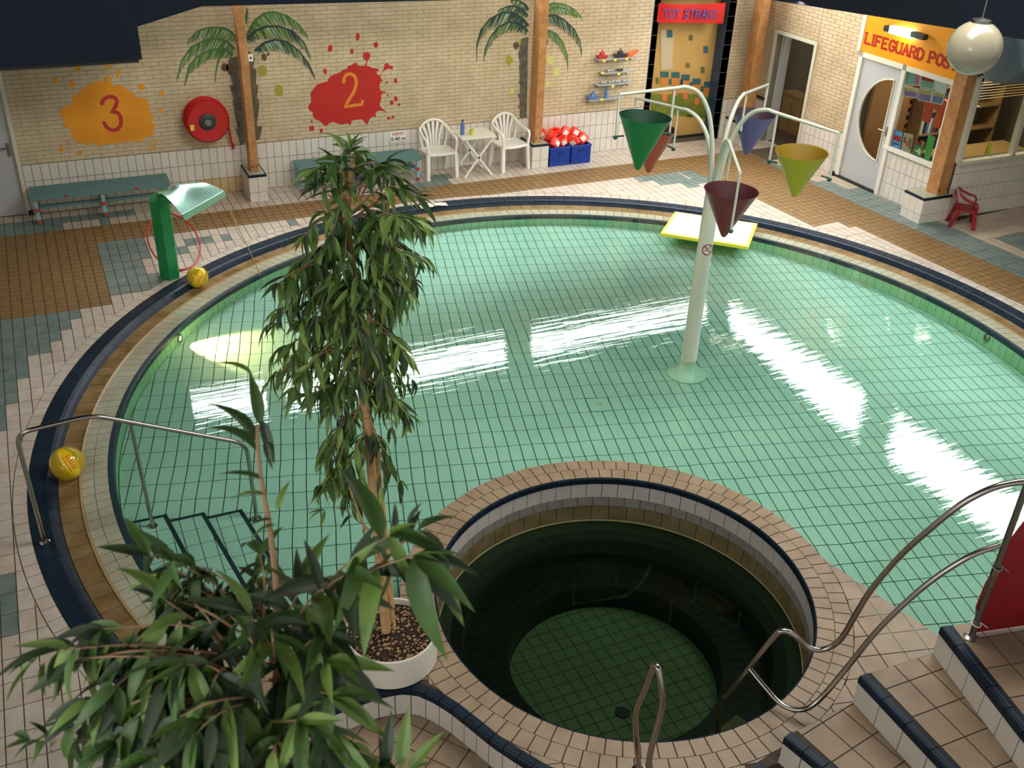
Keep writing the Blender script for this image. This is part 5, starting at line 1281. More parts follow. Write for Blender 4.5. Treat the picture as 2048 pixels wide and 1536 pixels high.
# ================================================================== toy shelves on the wall
def shelf(x0, x1, z, label):
    t = thing('wall_shelf', label, 'shelf', ((x0+x1)/2, -.08, z), 'clear shelves of pool toys'); obj('board', MB().box(((x0+x1)/2, -.085, z), (x1-x0, .16, .012)), 'toy_grey', t)
    for x in (x0+.06, x1-.06): obj('bracket', MB().box((x, -.05, z-.03), (.012, .09, .05)), 'steel_dull', t)
shelf(9.16, 9.92, 1.68, 'clear top wall shelf holding a red boat and an orange toy'); shelf(9.28, 9.86, 1.44, 'clear middle wall shelf with a few small toys'); shelf(9.2, 9.9, 1.24, 'clear third wall shelf with small silver toys'); shelf(9.05, 9.75, .985, 'clear lowest wall shelf with a blue toy and a silver bottle')
def toyboat(x, z, m1, m2, name, label, L=.2):
    t = thing(name, label, 'toy', (x, -.09, z))
    obj('hull', MB().hexa([(x-L*.35, -.12, z), (x+L*.35, -.12, z), (x+L*.35, -.05, z), (x-L*.35, -.05, z)], [(x-L*.5, -.14, z+.055), (x+L*.5, -.14, z+.055), (x+L*.5, -.03, z+.055), (x-L*.5, -.03, z+.055)]), m1, t)
    obj('cabin', MB().box((x, -.085, z+.08), (L*.35, .06, .05)).tube([(x, -.085, z+.1), (x, -.085, z+.15)], .012, 8), m2, t)
toyboat(9.28, 1.687, 'toy_red', 'toy_red', 'toy_boat', 'red toy boat at the left of the top wall shelf'); toyboat(9.64, 1.687, 'toy_dark', 'toy_dark', 'toy_boat', 'dark toy boat in the middle of the top wall shelf', .24)
t = thing('toy_plane', 'orange winged toy at the right end of the top wall shelf', 'toy', (9.85, -.09, 1.687)); obj('wing', MB().hexa([(9.76, -.13, 1.69), (9.84, -.13, 1.69), (9.84, -.05, 1.69), (9.76, -.05, 1.69)], [(9.80, -.14, 1.75), (9.99, -.14, 1.79), (9.99, -.04, 1.79), (9.80, -.04, 1.75)]), 'toy_orange', t); obj('body', MB().ball((9.82, -.09, 1.73), .035), 'toy_orange', t)
toyboat(9.08+.08, .992, 'toy_blue', 'toy_blue', 'toy_boat', 'blue toy boat on the lowest wall shelf', .22)
t = thing('silver_bottle', 'silver blue bottle standing on the lowest wall shelf', 'bottle', (9.43, -.09, .992)); obj('body', MB().lathe([(0, 0), (.035, 0), (.035, .14), (.015, .18), (.015, .21), (0, .21)], (9.43, -.09, .992), 14), 'toy_blue', t, smooth=True)
for i, (x, z, m) in enumerate(((9.45, 1.447, 'toy_grey'), (9.66, 1.447, 'toy_dark'), (9.35, 1.247, 'toy_grey'), (9.50, 1.247, 'toy_grey'), (9.62, 1.247, 'toy_grey'), (9.78, 1.247, 'toy_grey'))):
    pos = ['left on the middle wall shelf', 'right on the middle wall shelf', 'far left on the third wall shelf', 'left of centre on the third wall shelf', 'right of centre on the third wall shelf', 'far right on the third wall shelf'][i]
    t = thing('swim_goggles', 'small grey swimming goggles '+pos, 'goggles', (x, -.09, z), 'goggles on the toy shelves')
    for dx in (-.028, .028): obj('lens', MB().ball((x+dx, -.11, z+.03), .026, sc=(1, .6, 1)), m, t, smooth=True)
    s = MB(); s.tube([(x-.05, -.10, z+.03), (x-.06, -.05, z+.02), (x, -.02, z+.012), (x+.06, -.05, z+.02), (x+.05, -.10, z+.03)], .007, 6); obj('strap', s, m, t)
for i, (x, z) in enumerate(((9.28, 1.668), (9.50, 1.672), (9.73, 1.676), (9.27, 1.46), (9.60, 1.425), (9.50, 1.22), (9.30, 1.0))):
    pos = ['under the red boat', 'between the two boats', 'under the orange toy', 'at the left end of the middle shelf', 'on the middle shelf edge', 'on the third shelf edge', 'beside the blue boat'][i]
    tag(obj('price_card', MB().box((x, -.172, z), (.055, .004, .04)), 'toy_yellow'), 'small yellow price card '+pos, 'card', 'yellow price cards')
# ================================================================== green water jet
gp = thing('water_spout', 'green hexagonal spout post with a polished curved hood at the pool edge', 'water spout', (1.43, -2.86, 0))
hexp = [(1.43+.135*cos(radians(20+60*k)), -2.86+.155*sin(radians(20+60*k))) for k in range(6)]
s = MB(); zt = [1.06+.13*((p[0]-1.30)/.27) for p in hexp]
s.raw([(p[0], p[1], 0) for p in hexp]+[(p[0], p[1], z) for p, z in zip(hexp, zt)], [(k, (k+1) % 6, 6+(k+1) % 6, 6+k) for k in range(6)]+[tuple(range(6, 12)), (5, 4, 3, 2, 1, 0)]); obj('column', s, 'hood_green', gp)
s = MB(); s.hexa([(1.40, -3.00, 1.00), (1.58, -3.02, 1.05), (1.58, -2.72, 1.05), (1.40, -2.72, 1.00)], [(1.42, -3.10, 1.185), (1.66, -3.14, 1.17), (1.66, -2.92, 1.17), (1.42, -2.90, 1.185)]); obj('neck', s, 'hood_green', gp)
corn = [pl(313, 383, (0, 0, 1.22), (0, 0, 1)), pl(372, 367, (0, 0, 1.24), (0, 0, 1)), pl(447, 381, (0, 0, 1.12), (0, 0, 1)), pl(362, 429, (0, 0, 1.10), (0, 0, 1))]
s = MB(); NU = 12
for i in range(NU+1):
    for j in range(NU+1):
        u, v = i/NU, j/NU; p = corn[0]*(1-u)*(1-v)+corn[1]*u*(1-v)+corn[2]*u*v+corn[3]*(1-u)*v
        s.v.append(tuple(p+Vector((0, 0, .055*sin(pi*v)*1.0-.018*sin(2*pi*u)*(1-v)))))
for i in range(NU):
    for j in range(NU): s.f.append((i*(NU+1)+j, i*(NU+1)+j+1, (i+1)*(NU+1)+j+1, (i+1)*(NU+1)+j)[::-1]); s.mi.append(0)
nv = len(s.v); s.v += [(x, y, z-.012) for x, y, z in s.v[:nv]]; s.f += [tuple(nv+k for k in f[::-1]) for f in s.f[:NU*NU]]; s.mi += [0]*(NU*NU)
obj('hood', s, 'hood_steel', gp, smooth=True)
s = MB(); a, b = corn[3], corn[2]; d = (b-a).normalized(); fw = Vector((d.y, -d.x, 0)); 
s.hexa([a+d*.03+fw*.0-Vector((0, 0, .085)), b+fw*.0-Vector((0, 0, .075)), b+fw*.03-Vector((0, 0, .075)), a+d*.03+fw*.03-Vector((0, 0, .085))], [a+d*.0, b, b+fw*.02, a+fw*.02]); obj('lip', s, 'hood_steel', gp)
# rope from the hood to the water
tag(obj('cord', MB().tube([(2.20, -3.36, 1.06), (2.26, -3.34, .85), (2.40, -3.26, .45), (2.51, -3.19, .1), (2.55, -3.16, -.04)], .006, 6).tube([(2.245, -3.345, .90), (2.28, -3.33, .78)], .013, 6), 'rope'), 'thin tan cord hanging from the hood tip down to the pool edge', 'cord')
# hoop
s = MB(); hc, hr = (1.54, -1.98), .60; pts = [(hc[0]+hr*.83*cos(2*pi*k/48)*.62+.02, hc[1]+hr*1.18*sin(2*pi*k/48), .02) for k in range(49)]
pts = []
for k in range(49):
    a = 2*pi*k/48; pts.append((1.56+.335*cos(a)+.05*sin(a)*-1, -2.0+.77*sin(a)*.98, .012+.0*sin(a)))
HC = Vector((1.62, -2.02, 0)); pts = [(HC.x+.60*cos(2*pi*k/56)*.55, HC.y+.72*sin(2*pi*k/56), .14+.125*sin(2*pi*k/56)) for k in range(57)]
s.tube(pts, .011, 8, cap=False); tag(obj('hoop', s, 'hose_red', smooth=True), 'thin red plastic hoop leaning around the green spout post', 'hoop')
# ================================================================== beach balls
def ball(c, r, rz, rx, label):
    t = thing('beach_ball', label, 'ball', (c[0], c[1], c[2]-r), 'yellow inflatable beach balls'); R = Matrix.Rotation(rz, 3, 'Z') @ Matrix.Rotation(rx, 3, 'X')
    n = 8
    for k in range(n):
        s = MB(); a0, a1 = 2*pi*k/n, 2*pi*(k+1)/n; A, B = 5, 14
        for j in range(B+1):
            lat = -pi/2+pi*j/B
            for i in range(A+1):
                a = a0+(a1-a0)*i/A; rr = r*(1-0.006*(abs(i-A/2) > A/2-.6)); s.v.append(tuple(R @ Vector((rr*cos(lat)*cos(a), rr*cos(lat)*sin(a), rr*sin(lat)))+Vector(c)))
        for j in range(B):
            for i in range(A): s.f.append((j*(A+1)+i, j*(A+1)+i+1, (j+1)*(A+1)+i+1, (j+1)*(A+1)+i)); s.mi.append(0)
        obj('panel', s, 'ball_solid' if k % 2 else 'ball_clear', t, smooth=True)
        if k % 2:
            s = MB()
            for lat in (-.42, -.26, -.1, .06, .22, .38):
                am = (a0+a1)/2
                for da in (-.05, .09):
                    p = [R @ Vector((1.004*r*cos(l)*cos(a), 1.004*r*cos(l)*sin(a), 1.004*r*sin(l)))+Vector(c) for l, a in ((lat, am+da), (lat, am+da+.09), (lat+.10, am+da+.09), (lat+.10, am+da))]
                    s.face(p)
            for e in (-.22, .26):
                for j in range(10):
                    l0, l1 = -.55+.11*j, -.44+.11*j; am = (a0+a1)/2+e
                    s.face([R @ Vector((1.003*r*cos(l)*cos(a), 1.003*r*cos(l)*sin(a), 1.003*r*sin(l)))+Vector(c) for l, a in ((l0, am), (l0, am+.04), (l1, am+.04), (l1, am))])
            obj('print', s, 'vest_orange', t)
M('ball_solid', (244, 206, 20), .12, coat=.5); M('ball_clear', (214, 186, 30), .10, alpha=.62, coat=.5)
ball((-.115, -6.99, .105), .160, radians(40), radians(-35), 'yellow beach ball lying in the gutter beside the left handrail')
ball((1.735, -3.19, .085), .140, radians(110), radians(40), 'dented yellow beach ball in the gutter in front of the green spout')
# ================================================================== floating mat
mt_ = thing('foam_mat', 'cream foam mat with yellow rim lying over the far pool edge', 'mat', (9.28, -3.83, 0))
MC = [fz(1350, 423, .05), fz(1515, 447, .05), fz(1497, 494, .05), fz(1321, 466, .05)]
s = MB(); s.hexa([p-Vector((0, 0, .045)) for p in MC[::-1]], [p for p in MC[::-1]]); obj('foam', s, 'mat_yellow', mt_)
c_ = sum(MC, Vector())/4; s = MB(); s.hexa([c_+(p-c_)*.93 for p in MC[::-1]], [c_+(p-c_)*.93+Vector((0, 0, .006)) for p in MC[::-1]]); obj('top_sheet', s, 'mat_cream', mt_)
# cloth on the far kerb
s = MB(); cxy = fz(868, 413, 0); rr = random.Random(3); Rg = 5
for i in range(Rg*2+1):
    for j in range(Rg+1):
        s.v.append((cxy.x-.22+.044*i, cxy.y-.06+.028*j, .012+.035*rr.random()*(1-abs(i-Rg)/Rg)))
for i in range(Rg*2):
    for j in range(Rg): s.f.append((i*(Rg+1)+j, (i+1)*(Rg+1)+j, (i+1)*(Rg+1)+j+1, i*(Rg+1)+j+1)); s.mi.append(0)
tag(obj('cloth', s, 'white_paint', smooth=True), 'crumpled white cloth lying on the far navy kerb', 'cloth')
# ================================================================== bucket tree
TX, TY = 6.76, -7.14; tf_z = pfz(TX, TY)
bt_ = thing('bucket_tree', 'white water play tree with five curved arms standing in the pool', 'water play tree', (TX, TY, tf_z))
s = MB(); s.lathe([(0, 0.0), (.235, 0.0), (.24, .018), (.21, .03), (.14, .07), (.10, .12), (.094, .17)], (TX, TY, tf_z), 40); obj('base', s, 'tree_base', bt_, smooth=True)
s = MB(); s.lathe([(.092, .10), (.090, .6), (.083, 2.0), (.080, 2.30), (.0, 2.32)], (TX, TY, tf_z), 32); obj('pole', s, 'tree_white', bt_, smooth=True)
ARM = [('y', -68.5, 2.552, .612, .687, .485), ('p', 32.1, 2.579, .564, .638, .417), ('o', 105.7, 2.36, .628, .638, .441), ('g', 173.6, 2.73, .612, .606, .457), ('m', 243.0, 2.136, .678, .640, .606)]
CN = dict(y=('cone_yellow', 'yellow cone bucket hanging at the right of the play tree'), p=('cone_purple', 'purple cone bucket hanging at the back of the play tree'), o=('cone_salmon', 'salmon red cone bucket hanging behind the green one'), g=('cone_green', 'green cone bucket hanging at the left of the play tree'), m=('cone_maroon', 'dark red cone bucket hanging at the front of the play tree'))
TOPZ = tf_z+2.25
for kx, az, zk, r1, sp, dd in ARM:
    a = radians(az); D = Vector((cos(a), sin(a), 0)); za = zk+dd; B0_ = Vector((TX, TY, 0))+D*.045
    r2 = r1+sp; base_z = TOPZ-.05
    h_ = za-base_z
    P = [B0_+Vector((0, 0, base_z)), B0_+D*.01+Vector((0, 0, base_z+h_*.25)), B0_+D*.05+Vector((0, 0, base_z+h_*.52)), B0_+D*.14+Vector((0, 0, base_z+h_*.78)), B0_+D*.28+Vector((0, 0, base_z+h_*.95)), B0_+D*.44+Vector((0, 0, za+.012)), B0_+D*(r1-.045)+Vector((0, 0, za+.006)), B0_+D*(r2-.045)+Vector((0, 0, za-.03))]
    # smooth by Catmull-Rom
    Q = []
    for i in range(len(P)-1):
        p0 = P[max(i-1, 0)]; p1 = P[i]; p2 = P[i+1]; p3 = P[min(i+2, len(P)-1)]
        for j in range(5):
            t = j/5; Q.append(0.5*((2*p1)+(-p0+p2)*t+(2*p0-5*p1+4*p2-p3)*t*t+(-p0+3*p1-3*p2+p3)*t**3))
    Q.append(P[-1]); rad = [.030-.014*i/(len(Q)-1) for i in range(len(Q))]
    ar = obj('arm', MB().tube(Q, rad, 12), 'tree_white', bt_, smooth=True)
    base = Vector((TX, TY, 0))
    for r, zt in ((r1, za), (r2, za-.03)):
        p = base+D*r; obj('hanger', MB().tube([p+Vector((0, 0, zt)), p+Vector((0, 0, zk-.02))], .0125, 8), 'tree_white', ar, smooth=True)
        obj('pivot', MB().ball(p+Vector((0, 0, zk-.01)), .024, seg=12, rings=8).tube([p+Vector((0, 0, zk)), p+(D*(1 if r == r1 else -1))*.09+Vector((0, 0, zk))], .010, 6), 'pin_green', ar, smooth=True)
    c = base+D*(r1+sp/2); mcol, lb = CN[kx]
    bk = thing('cone_bucket', lb, 'bucket', (c.x, c.y, zk), 'cone buckets on the play tree')
    R0 = .262 if kx != 'y' else .255; up_ = .19; dn_ = .37
    tilt = Matrix.Rotation({'g': .05, 'm': .02, 'y': -.03, 'p': .04, 'o': .03}[kx], 3, 'Y')
    if kx == 'm': up_, dn_ = .29, .20
    if kx == 'y': up_, dn_ = .18, .29
    if kx == 'p': up_, dn_ = .13, .34; R0 = .235
    if kx == 'o': up_, dn_ = .14, .37; R0 = .245
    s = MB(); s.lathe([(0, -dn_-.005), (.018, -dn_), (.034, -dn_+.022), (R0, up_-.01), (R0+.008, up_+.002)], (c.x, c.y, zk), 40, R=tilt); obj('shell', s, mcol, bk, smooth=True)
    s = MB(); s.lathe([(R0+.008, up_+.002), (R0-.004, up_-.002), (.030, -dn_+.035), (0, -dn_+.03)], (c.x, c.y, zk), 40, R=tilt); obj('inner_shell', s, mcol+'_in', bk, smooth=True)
# no-diving sticker on the pole
cdir = Vector((CAM.x-TX, CAM.y-TY, 0)).normalized(); phi0 = atan2(cdir.y, cdir.x)+.42
stk = thing('sticker', 'round prohibition sticker with red ring on the white pole', 'sticker', (TX, TY, 1.41))
def polep(da, z, e): return Vector((TX+(.0865+e)*cos(phi0+da), TY+(.0865+e)*sin(phi0+da), z))
zc = 1.40; rs_ = .066
s = MB(); s.v.append(tuple(polep(0, zc, .0012)))
for k in range(24): s.v.append(tuple(polep(rs_*cos(2*pi*k/24)/.0865, zc+rs_*sin(2*pi*k/24), .0012)))
s.f = [(0, 1+k, 1+(k+1) % 24) for k in range(24)]; s.mi = [0]*24; obj('disc', s, 'sticker_white', stk)
s = MB()
for k in range(24):
    for r0, r1 in ((.055, .066),):
        q = []
        for rr_, kk in ((r0, k), (r1, k), (r1, k+1), (r0, k+1)): q.append(polep(rr_*cos(2*pi*kk/24)/.0865, zc+rr_*sin(2*pi*kk/24), .002))
        s.face(q)
for j in range(8):
    u0, u1 = -.055+.01375*j, -.055+.01375*(j+1)
    s.face([polep((u0*.707-.004)/.0865, zc-u0*.707-.004, .0021), polep((u1*.707-.004)/.0865, zc-u1*.707-.004, .0021), polep((u1*.707+.004)/.0865, zc-u1*.707+.004, .0021), polep((u0*.707+.004)/.0865, zc-u0*.707+.004, .0021)])
obj('ring', s, 'sticker_ring', stk)
s = MB(); s.face([polep(.010/.0865, zc+.012, .0016), polep(.024/.0865, zc+.008, .0016), polep(.020/.0865, zc+.044, .0016), polep(.012/.0865, zc+.044, .0016)]); s.face([polep(-.032/.0865, zc-.016, .0016), polep(-.012/.0865, zc-.016, .0016), polep(-.012/.0865, zc-.004, .0016), polep(-.032/.0865, zc-.004, .0016)]); obj('figure', s, 'sticker_grey', stk)
# ================================================================== handrails
def bez(P, n=6):
    Q = []
    for i in range(len(P)-1):
        p0 = P[max(i-1, 0)]; p1 = P[i]; p2 = P[i+1]; p3 = P[min(i+2, len(P)-1)]
        for j in range(n):
            t = j/n; Q.append(0.5*((2*p1)+(-p0+p2)*t+(2*p0-5*p1+4*p2-p3)*t*t+(-p0+3*p1-3*p2+p3)*t**3))
    return Q+[P[-1]]
def corner(P, r, n=6):   # round the corners of a polyline
    Q = [P[0]]
    for i in range(1, len(P)-1):
        a, b, c = P[i-1], P[i], P[i+1]; d1 = (a-b).normalized(); d2 = (c-b).normalized(); rr = min(r, (a-b).length/2.2, (c-b).length/2.2); s0 = b+d1*rr; s1 = b+d2*rr
        for j in range(n+1):
            t = j/n; Q.append(s0*(1-t)**2+b*2*t*(1-t)+s1*t*t)
    return Q+[P[-1]]
hr = thing('handrail', 'bent steel handrail over the left pool edge beside the entry steps', 'handrail', (.4, -8.0, 0))
V = Vector
s = MB(); s.tube(corner([V((-.385, -8.0, -.01)), V((-.40, -8.0, 1.14)), V((.19, -8.0, 1.18)), V((1.40, -8.0, .60)), V((1.42, -8.0, -.26))], .12), .020, 12); obj('tube', s, 'steel', hr, smooth=True)
s = MB(); s.tube([V((.47, -8.0, 1.04)), V((.50, -8.0, -.07))], .017, 12); obj('post', s, 'steel', hr, smooth=True)
for x, z in ((-.385, .008), (.50, -.075), (1.42, -.25)): obj('flange', MB().lathe([(0, .012), (.03, .012), (.045, .004), (.045, 0)], (x, -8.0, z), 20), 'steel', hr, smooth=True)
A0 = V((4.05, -11.78, 0)); B0v = V((5.31, -12.63, 0)); dv = (B0v-A0).normalized()
def rp(px, py): return pl(px, py, A0, (-dv.y, dv.x, 0))
h2 = thing('handrail', 'long curved double steel handrail climbing from the whirlpool up the tiled stairs', 'handrail', (5.31, -12.63, 1.0))
top = [rp(*q) for q in ((1437, 1470), (1440, 1410), (1458, 1385), (1500, 1332), (1548, 1273), (1568, 1262), (1590, 1272), (1618, 1296), (1650, 1298), (1682, 1278), (1712, 1228), (1745, 1176), (1800, 1112), (1860, 1058), (1920, 1010), (1975, 980), (2020, 967), (2060, 966), (2120, 990))]
obj('tube', MB().tube(bez(top, 4), .0205, 12), 'steel', h2, smooth=True)
low = [rp(x_, y_)-ray(x_, y_)*e_ for x_, y_, e_ in ((1497, 1335, 0), (1530, 1375, .14), (1562, 1408, .27), (1600, 1420, .34), (1636, 1402, .30), (1690, 1340, .20), (1750, 1266, .12), (1810, 1206, .07), (1870, 1156, .04), (1940, 1112, .02), (2000, 1090, 0))]
obj('tube', MB().tube(bez(low, 4), .0195, 12), 'steel', h2, smooth=True)
pt = V((5.305, -12.625, 0)); obj('post', MB().tube([pt+V((0, 0, 1.0)), pt+V((0, 0, 2.30))], .021, 12), 'steel_dull', h2, smooth=True)
obj('flange', MB().lathe([(0, .014), (.03, .014), (.05, .004), (.05, 0)], (pt.x, pt.y, 1.001), 20), 'steel_dull', h2, smooth=True)
obj('collar', MB().lathe([(.026, 0), (.026, .07)], (pt.x, pt.y, 1.55), 16), 'steel', h2, smooth=True)
h3 = thing('handrail', 'short looped steel handrail at the near edge of the whirlpool', 'handrail', (3.1, -12.2, .25))
lp = [wy(1279, 1536, -12.20), wy(1271, 1432, -12.20), wy(1290, 1378, -12.24), wy(1304, 1338, -12.28), wy(1311, 1331, -12.30), wy(1318, 1345, -12.34), wy(1325, 1400, -12.40), wy(1318, 1440, -12.42), wy(1300, 1510, -12.45)]
lp = [V((lp[0].x, -12.20, .25))]+lp[1:]+[V((lp[-1].x-.0, -12.47, .25))]
obj('tube', MB().tube(bez(lp, 4), .0195, 12), 'steel', h3, smooth=True)
for p in (lp[0], lp[-1]): obj('flange', MB().lathe([(0, .014), (.03, .014), (.05, .004), (.05, 0)], (p.x, p.y, .251), 20), 'steel', h3, smooth=True)
# red board tied to the post
rb = thing('red_board', 'red board tied to the steel post at the right edge of the stairs', 'board', (5.75, -12.62, 1.0))
s = MB(); b0 = V((5.34, -12.60, 0)); b1 = V((7.0, -12.95, 0)); nn_ = V((-(b1-b0).y, (b1-b0).x, 0)).normalized()*-1
pts = [b0+V((.02, 0, 1.02)), b1+V((0, 0, 1.02)), b1+V((0, 0, 1.95)), b0+V((.10, 0, 1.93)), b0+V((.03, 0, 1.80)), b0+V((-.04, .01, 1.45)), b0+V((-.05, .01, 1.25))]
s.plate(pts, nn_, .02); obj('panel', s, 'red_board', rb)
for z in (1.13, 1.62):
    s = MB(); s.tube([(pt.x+.032*cos(2*pi*k/16), pt.y+.032*sin(2*pi*k/16), z+.01*sin(2*pi*k/16)) for k in range(17)], .004, 6, cap=False); s.tube([(pt.x+.03, pt.y, z), (pt.x+.09, pt.y-.03, z-.05)], .0035, 5); obj('cable_tie', s, 'tie_grey' if z > 1.3 else 'plastic_white', rb)
# ================================================================== globe lamp and duct
gc = pl(1949, 96, CAM+FW*7.9, FW)
g = thing('globe_lamp', 'cream glass globe pendant lamp hanging at the upper right', 'lamp', gc)
obj('globe', MB().ball(gc, .203, seg=40, rings=24), 'globe_cream', g, smooth=True)
obj('cap', MB().lathe([(.075, .188), (.07, .21), (.02, .222), (0, .225)], gc, 24), 'steel_dull', g, smooth=True)
obj('wire', MB().tube([gc+V((0, 0, .22)), V((gc.x, gc.y, 8.0))], .006, 6), 'steel_dull', g)
du = thing('air_duct', 'grey blue round air duct end above the long window behind the globe lamp', 'duct', (13.6, -5.15, 2.58))
s = MB(); R90 = Matrix.Rotation(pi/2, 3, 'Y'); s.lathe([(0, -.30), (.30, -.29), (.40, -.22), (.43, -.08), (.43, 3.3), (0, 3.3)], (13.02, -5.25, 2.72), 36, R=R90); obj('pipe', s, 'grey_blue', du, smooth=True)
s = MB(); s.tube([(14.0, -5.2, 3.4), (14.0, -5.42, 2.9), (14.0, -5.45, 2.6)], .008, 6); obj('strap', s, 'steel_dull', du)
# ================================================================== things behind the station glass
def rq(name, label, cat, px0, py0, px1, py1, px2, py2, px3, py3, mt, n=-.02, group=None, th=.004):
    s = MB(); P = [pl(a, b, rwp(0, n, 0), RWN) for a, b in ((px0, py0), (px1, py1), (px2, py2), (px3, py3))]
    s.plate(P, RWN, th); o = obj(name, s, mt); tag(o, label, cat, group); return o
c8 = lambda x, y: (1780+x/7.677, 130+y/7.68)
def pc8(*pts): return [v for p in pts for v in c8(*p)]
def poster(name, label, pts, mt, parts=(), n=-.03, group=None):
    P = [pl(*c8(*p), rwp(0, n, 0), RWN) for p in pts]; c = sum(P, V((0, 0, 0)))/4
    t = thing(name, label, 'poster' if name == 'poster' else name.split('_')[-1], c, group); s = MB(); s.plate(P, RWN, .004); obj('sheet', s, mt, t)
    for nm_, q, m in parts:
        s = MB(); s.plate([pl(*c8(*p), rwp(0, n+.0042, 0), RWN) for p in q], RWN, .0012); obj(nm_, s, m, t)
    return t
PP = [('upper left', [(240, 300), (235, 95), (470, 150), (450, 320)], 'sheet_green', [('picture', [(385, 120), (460, 130), (440, 300), (375, 290)], 'sheet_pink')]),
 ('upper middle', [(465, 345), (490, 155), (690, 200), (665, 375)], 'sheet_green', [('picture', [(485, 225), (495, 165), (680, 205), (672, 270)], 'vest_red')]),
 ('upper right', [(680, 385), (700, 205), (890, 215), (850, 440)], 'paper', []),
 ('lower left', [(215, 475), (225, 330), (430, 360), (405, 505)], 'sheet_violet', [('picture', [(235, 390), (240, 340), (420, 370), (412, 425)], 'sheet_yellow')]),
 ('lower middle', [(430, 535), (455, 365), (650, 400), (620, 570)], 'sheet_violet', [('picture', [(455, 440), (470, 380), (635, 410), (620, 470)], 'sheet_yellow')]),
 ('lower right', [(640, 575), (665, 405), (840, 450), (800, 610)], 'toy_blue', [('picture', [(660, 470), (672, 415), (830, 455), (815, 500)], 'sheet_yellow')])]
for nm_, pts, m, parts in PP:
    t = poster('notice_sheet', 'notice sheet in the window, '+nm_+' of the six beside the half-moon door', pts, m, parts, group='notice sheets taped inside the window')
    C4 = [V((0, 0, 0))]
    P = [pl(*c8(*p), rwp(0, -.024, 0), RWN) for p in pts]; s = MB()
    for a, b in zip(P, P[1:]+P[:1]): s.tube([a, b], .007, 4)
    obj('border', s, 'paper', t)
poster('poster', 'blue poster with a red band leaning in the lower left window corner', [(20, 1270), (75, 1000), (200, 1035), (150, 1295)], 'poster_blue', [('red_band', [(50, 1140), (70, 1075), (170, 1100), (155, 1190)], 'poster_red'), ('dark_shape', [(55, 1215), (60, 1190), (145, 1215), (140, 1235)], 'toy_dark')])
poster('poster', 'beige poster with small coloured figures standing on the window sill', [(170, 1305), (215, 1035), (365, 1070), (310, 1350)], 'poster_beige', [('figure', [(240, 1250), (250, 1150), (285, 1160), (285, 1260)], 'vest_orange'), ('figure', [(205, 1200), (215, 1100), (245, 1110), (240, 1200)], 'olive'), ('figure', [(285, 1290), (300, 1120), (330, 1130), (310, 1300)], 'olive')])
poster('first_aid_sign', 'green first aid sign with a pale cross in the window', [(340, 1375), (385, 1215), (520, 1260), (480, 1425)], 'aid_green', [('cross', [(425, 1370), (440, 1275), (470, 1283), (452, 1385)], 'aid_cross'), ('cross', [(385, 1325), (395, 1300), (482, 1325), (478, 1352)], 'aid_cross')])
poster('green_sheet', 'tall bright green sheet standing beside the corner post', [(525, 1440), (590, 1075), (700, 1105), (600, 1480)], 'green_bag')
# hanging vests and coats inside (real depth, on a rail)
rk = thing('coat_rail', 'dark rail with clothes hanging behind the window', 'rail', rwp(4.0, -.5, 1.72)); obj('bar', MB().tube([rwp(3.52, -.5, 1.72), rwp(4.64, -.5, 1.72)], .014, 8), 'steel_dull', rk)
def garment(a, z1, z0, w, mt, name, label, n=-.5):
    t = thing(name, label, 'clothing', rwp(a, n, z1)); s = MB()
    prof = [(0, .10), (.06, .5), (.12, .5), (.5, .46), (1.0, .52)]
    for tt, hw in prof:
        z = z1+(z0-z1)*tt
        for k in range(12):
            an = 2*pi*k/12; s.v.append(tuple(rwp(a+w*hw*cos(an), n+.055*sin(an)*(1+.3*cos(3*an)), z)))
    for i in range(len(prof)-1):
        for k in range(12): s.f.append((i*12+k, i*12+(k+1) % 12, (i+1)*12+(k+1) % 12, (i+1)*12+k)); s.mi.append(0)
    obj('body', s, mt, t, smooth=True)
    for sg_ in (-1, 1):
        obj('sleeve', MB().tube([rwp(a+sg_*w*.42, n, z1-.05), rwp(a+sg_*w*.60, n, z1-.2), rwp(a+sg_*w*.62, n, z1-.45*(z1-z0))], [.045, .04, .035], 8), mt, t, smooth=True)
    return t
garment(3.68, 1.70, 1.25, .15, 'vest_orange', 'life_vest', 'orange life vest hanging leftmost behind the window'); garment(3.92, 1.68, 1.22, .14, 'vest_orange', 'life_vest', 'orange life vest hanging second behind the window'); garment(4.08, 1.66, .95, .12, 'vest_red', 'jacket', 'red jacket hanging behind the window next to the orange vests'); garment(4.24, 1.62, .90, .12, 'coat_maroon', 'jacket', 'dark maroon jacket hanging behind the window'); garment(4.40, 1.60, .95, .12, 'coat_navy', 'jacket', 'navy jacket hanging behind the window near the corner post')
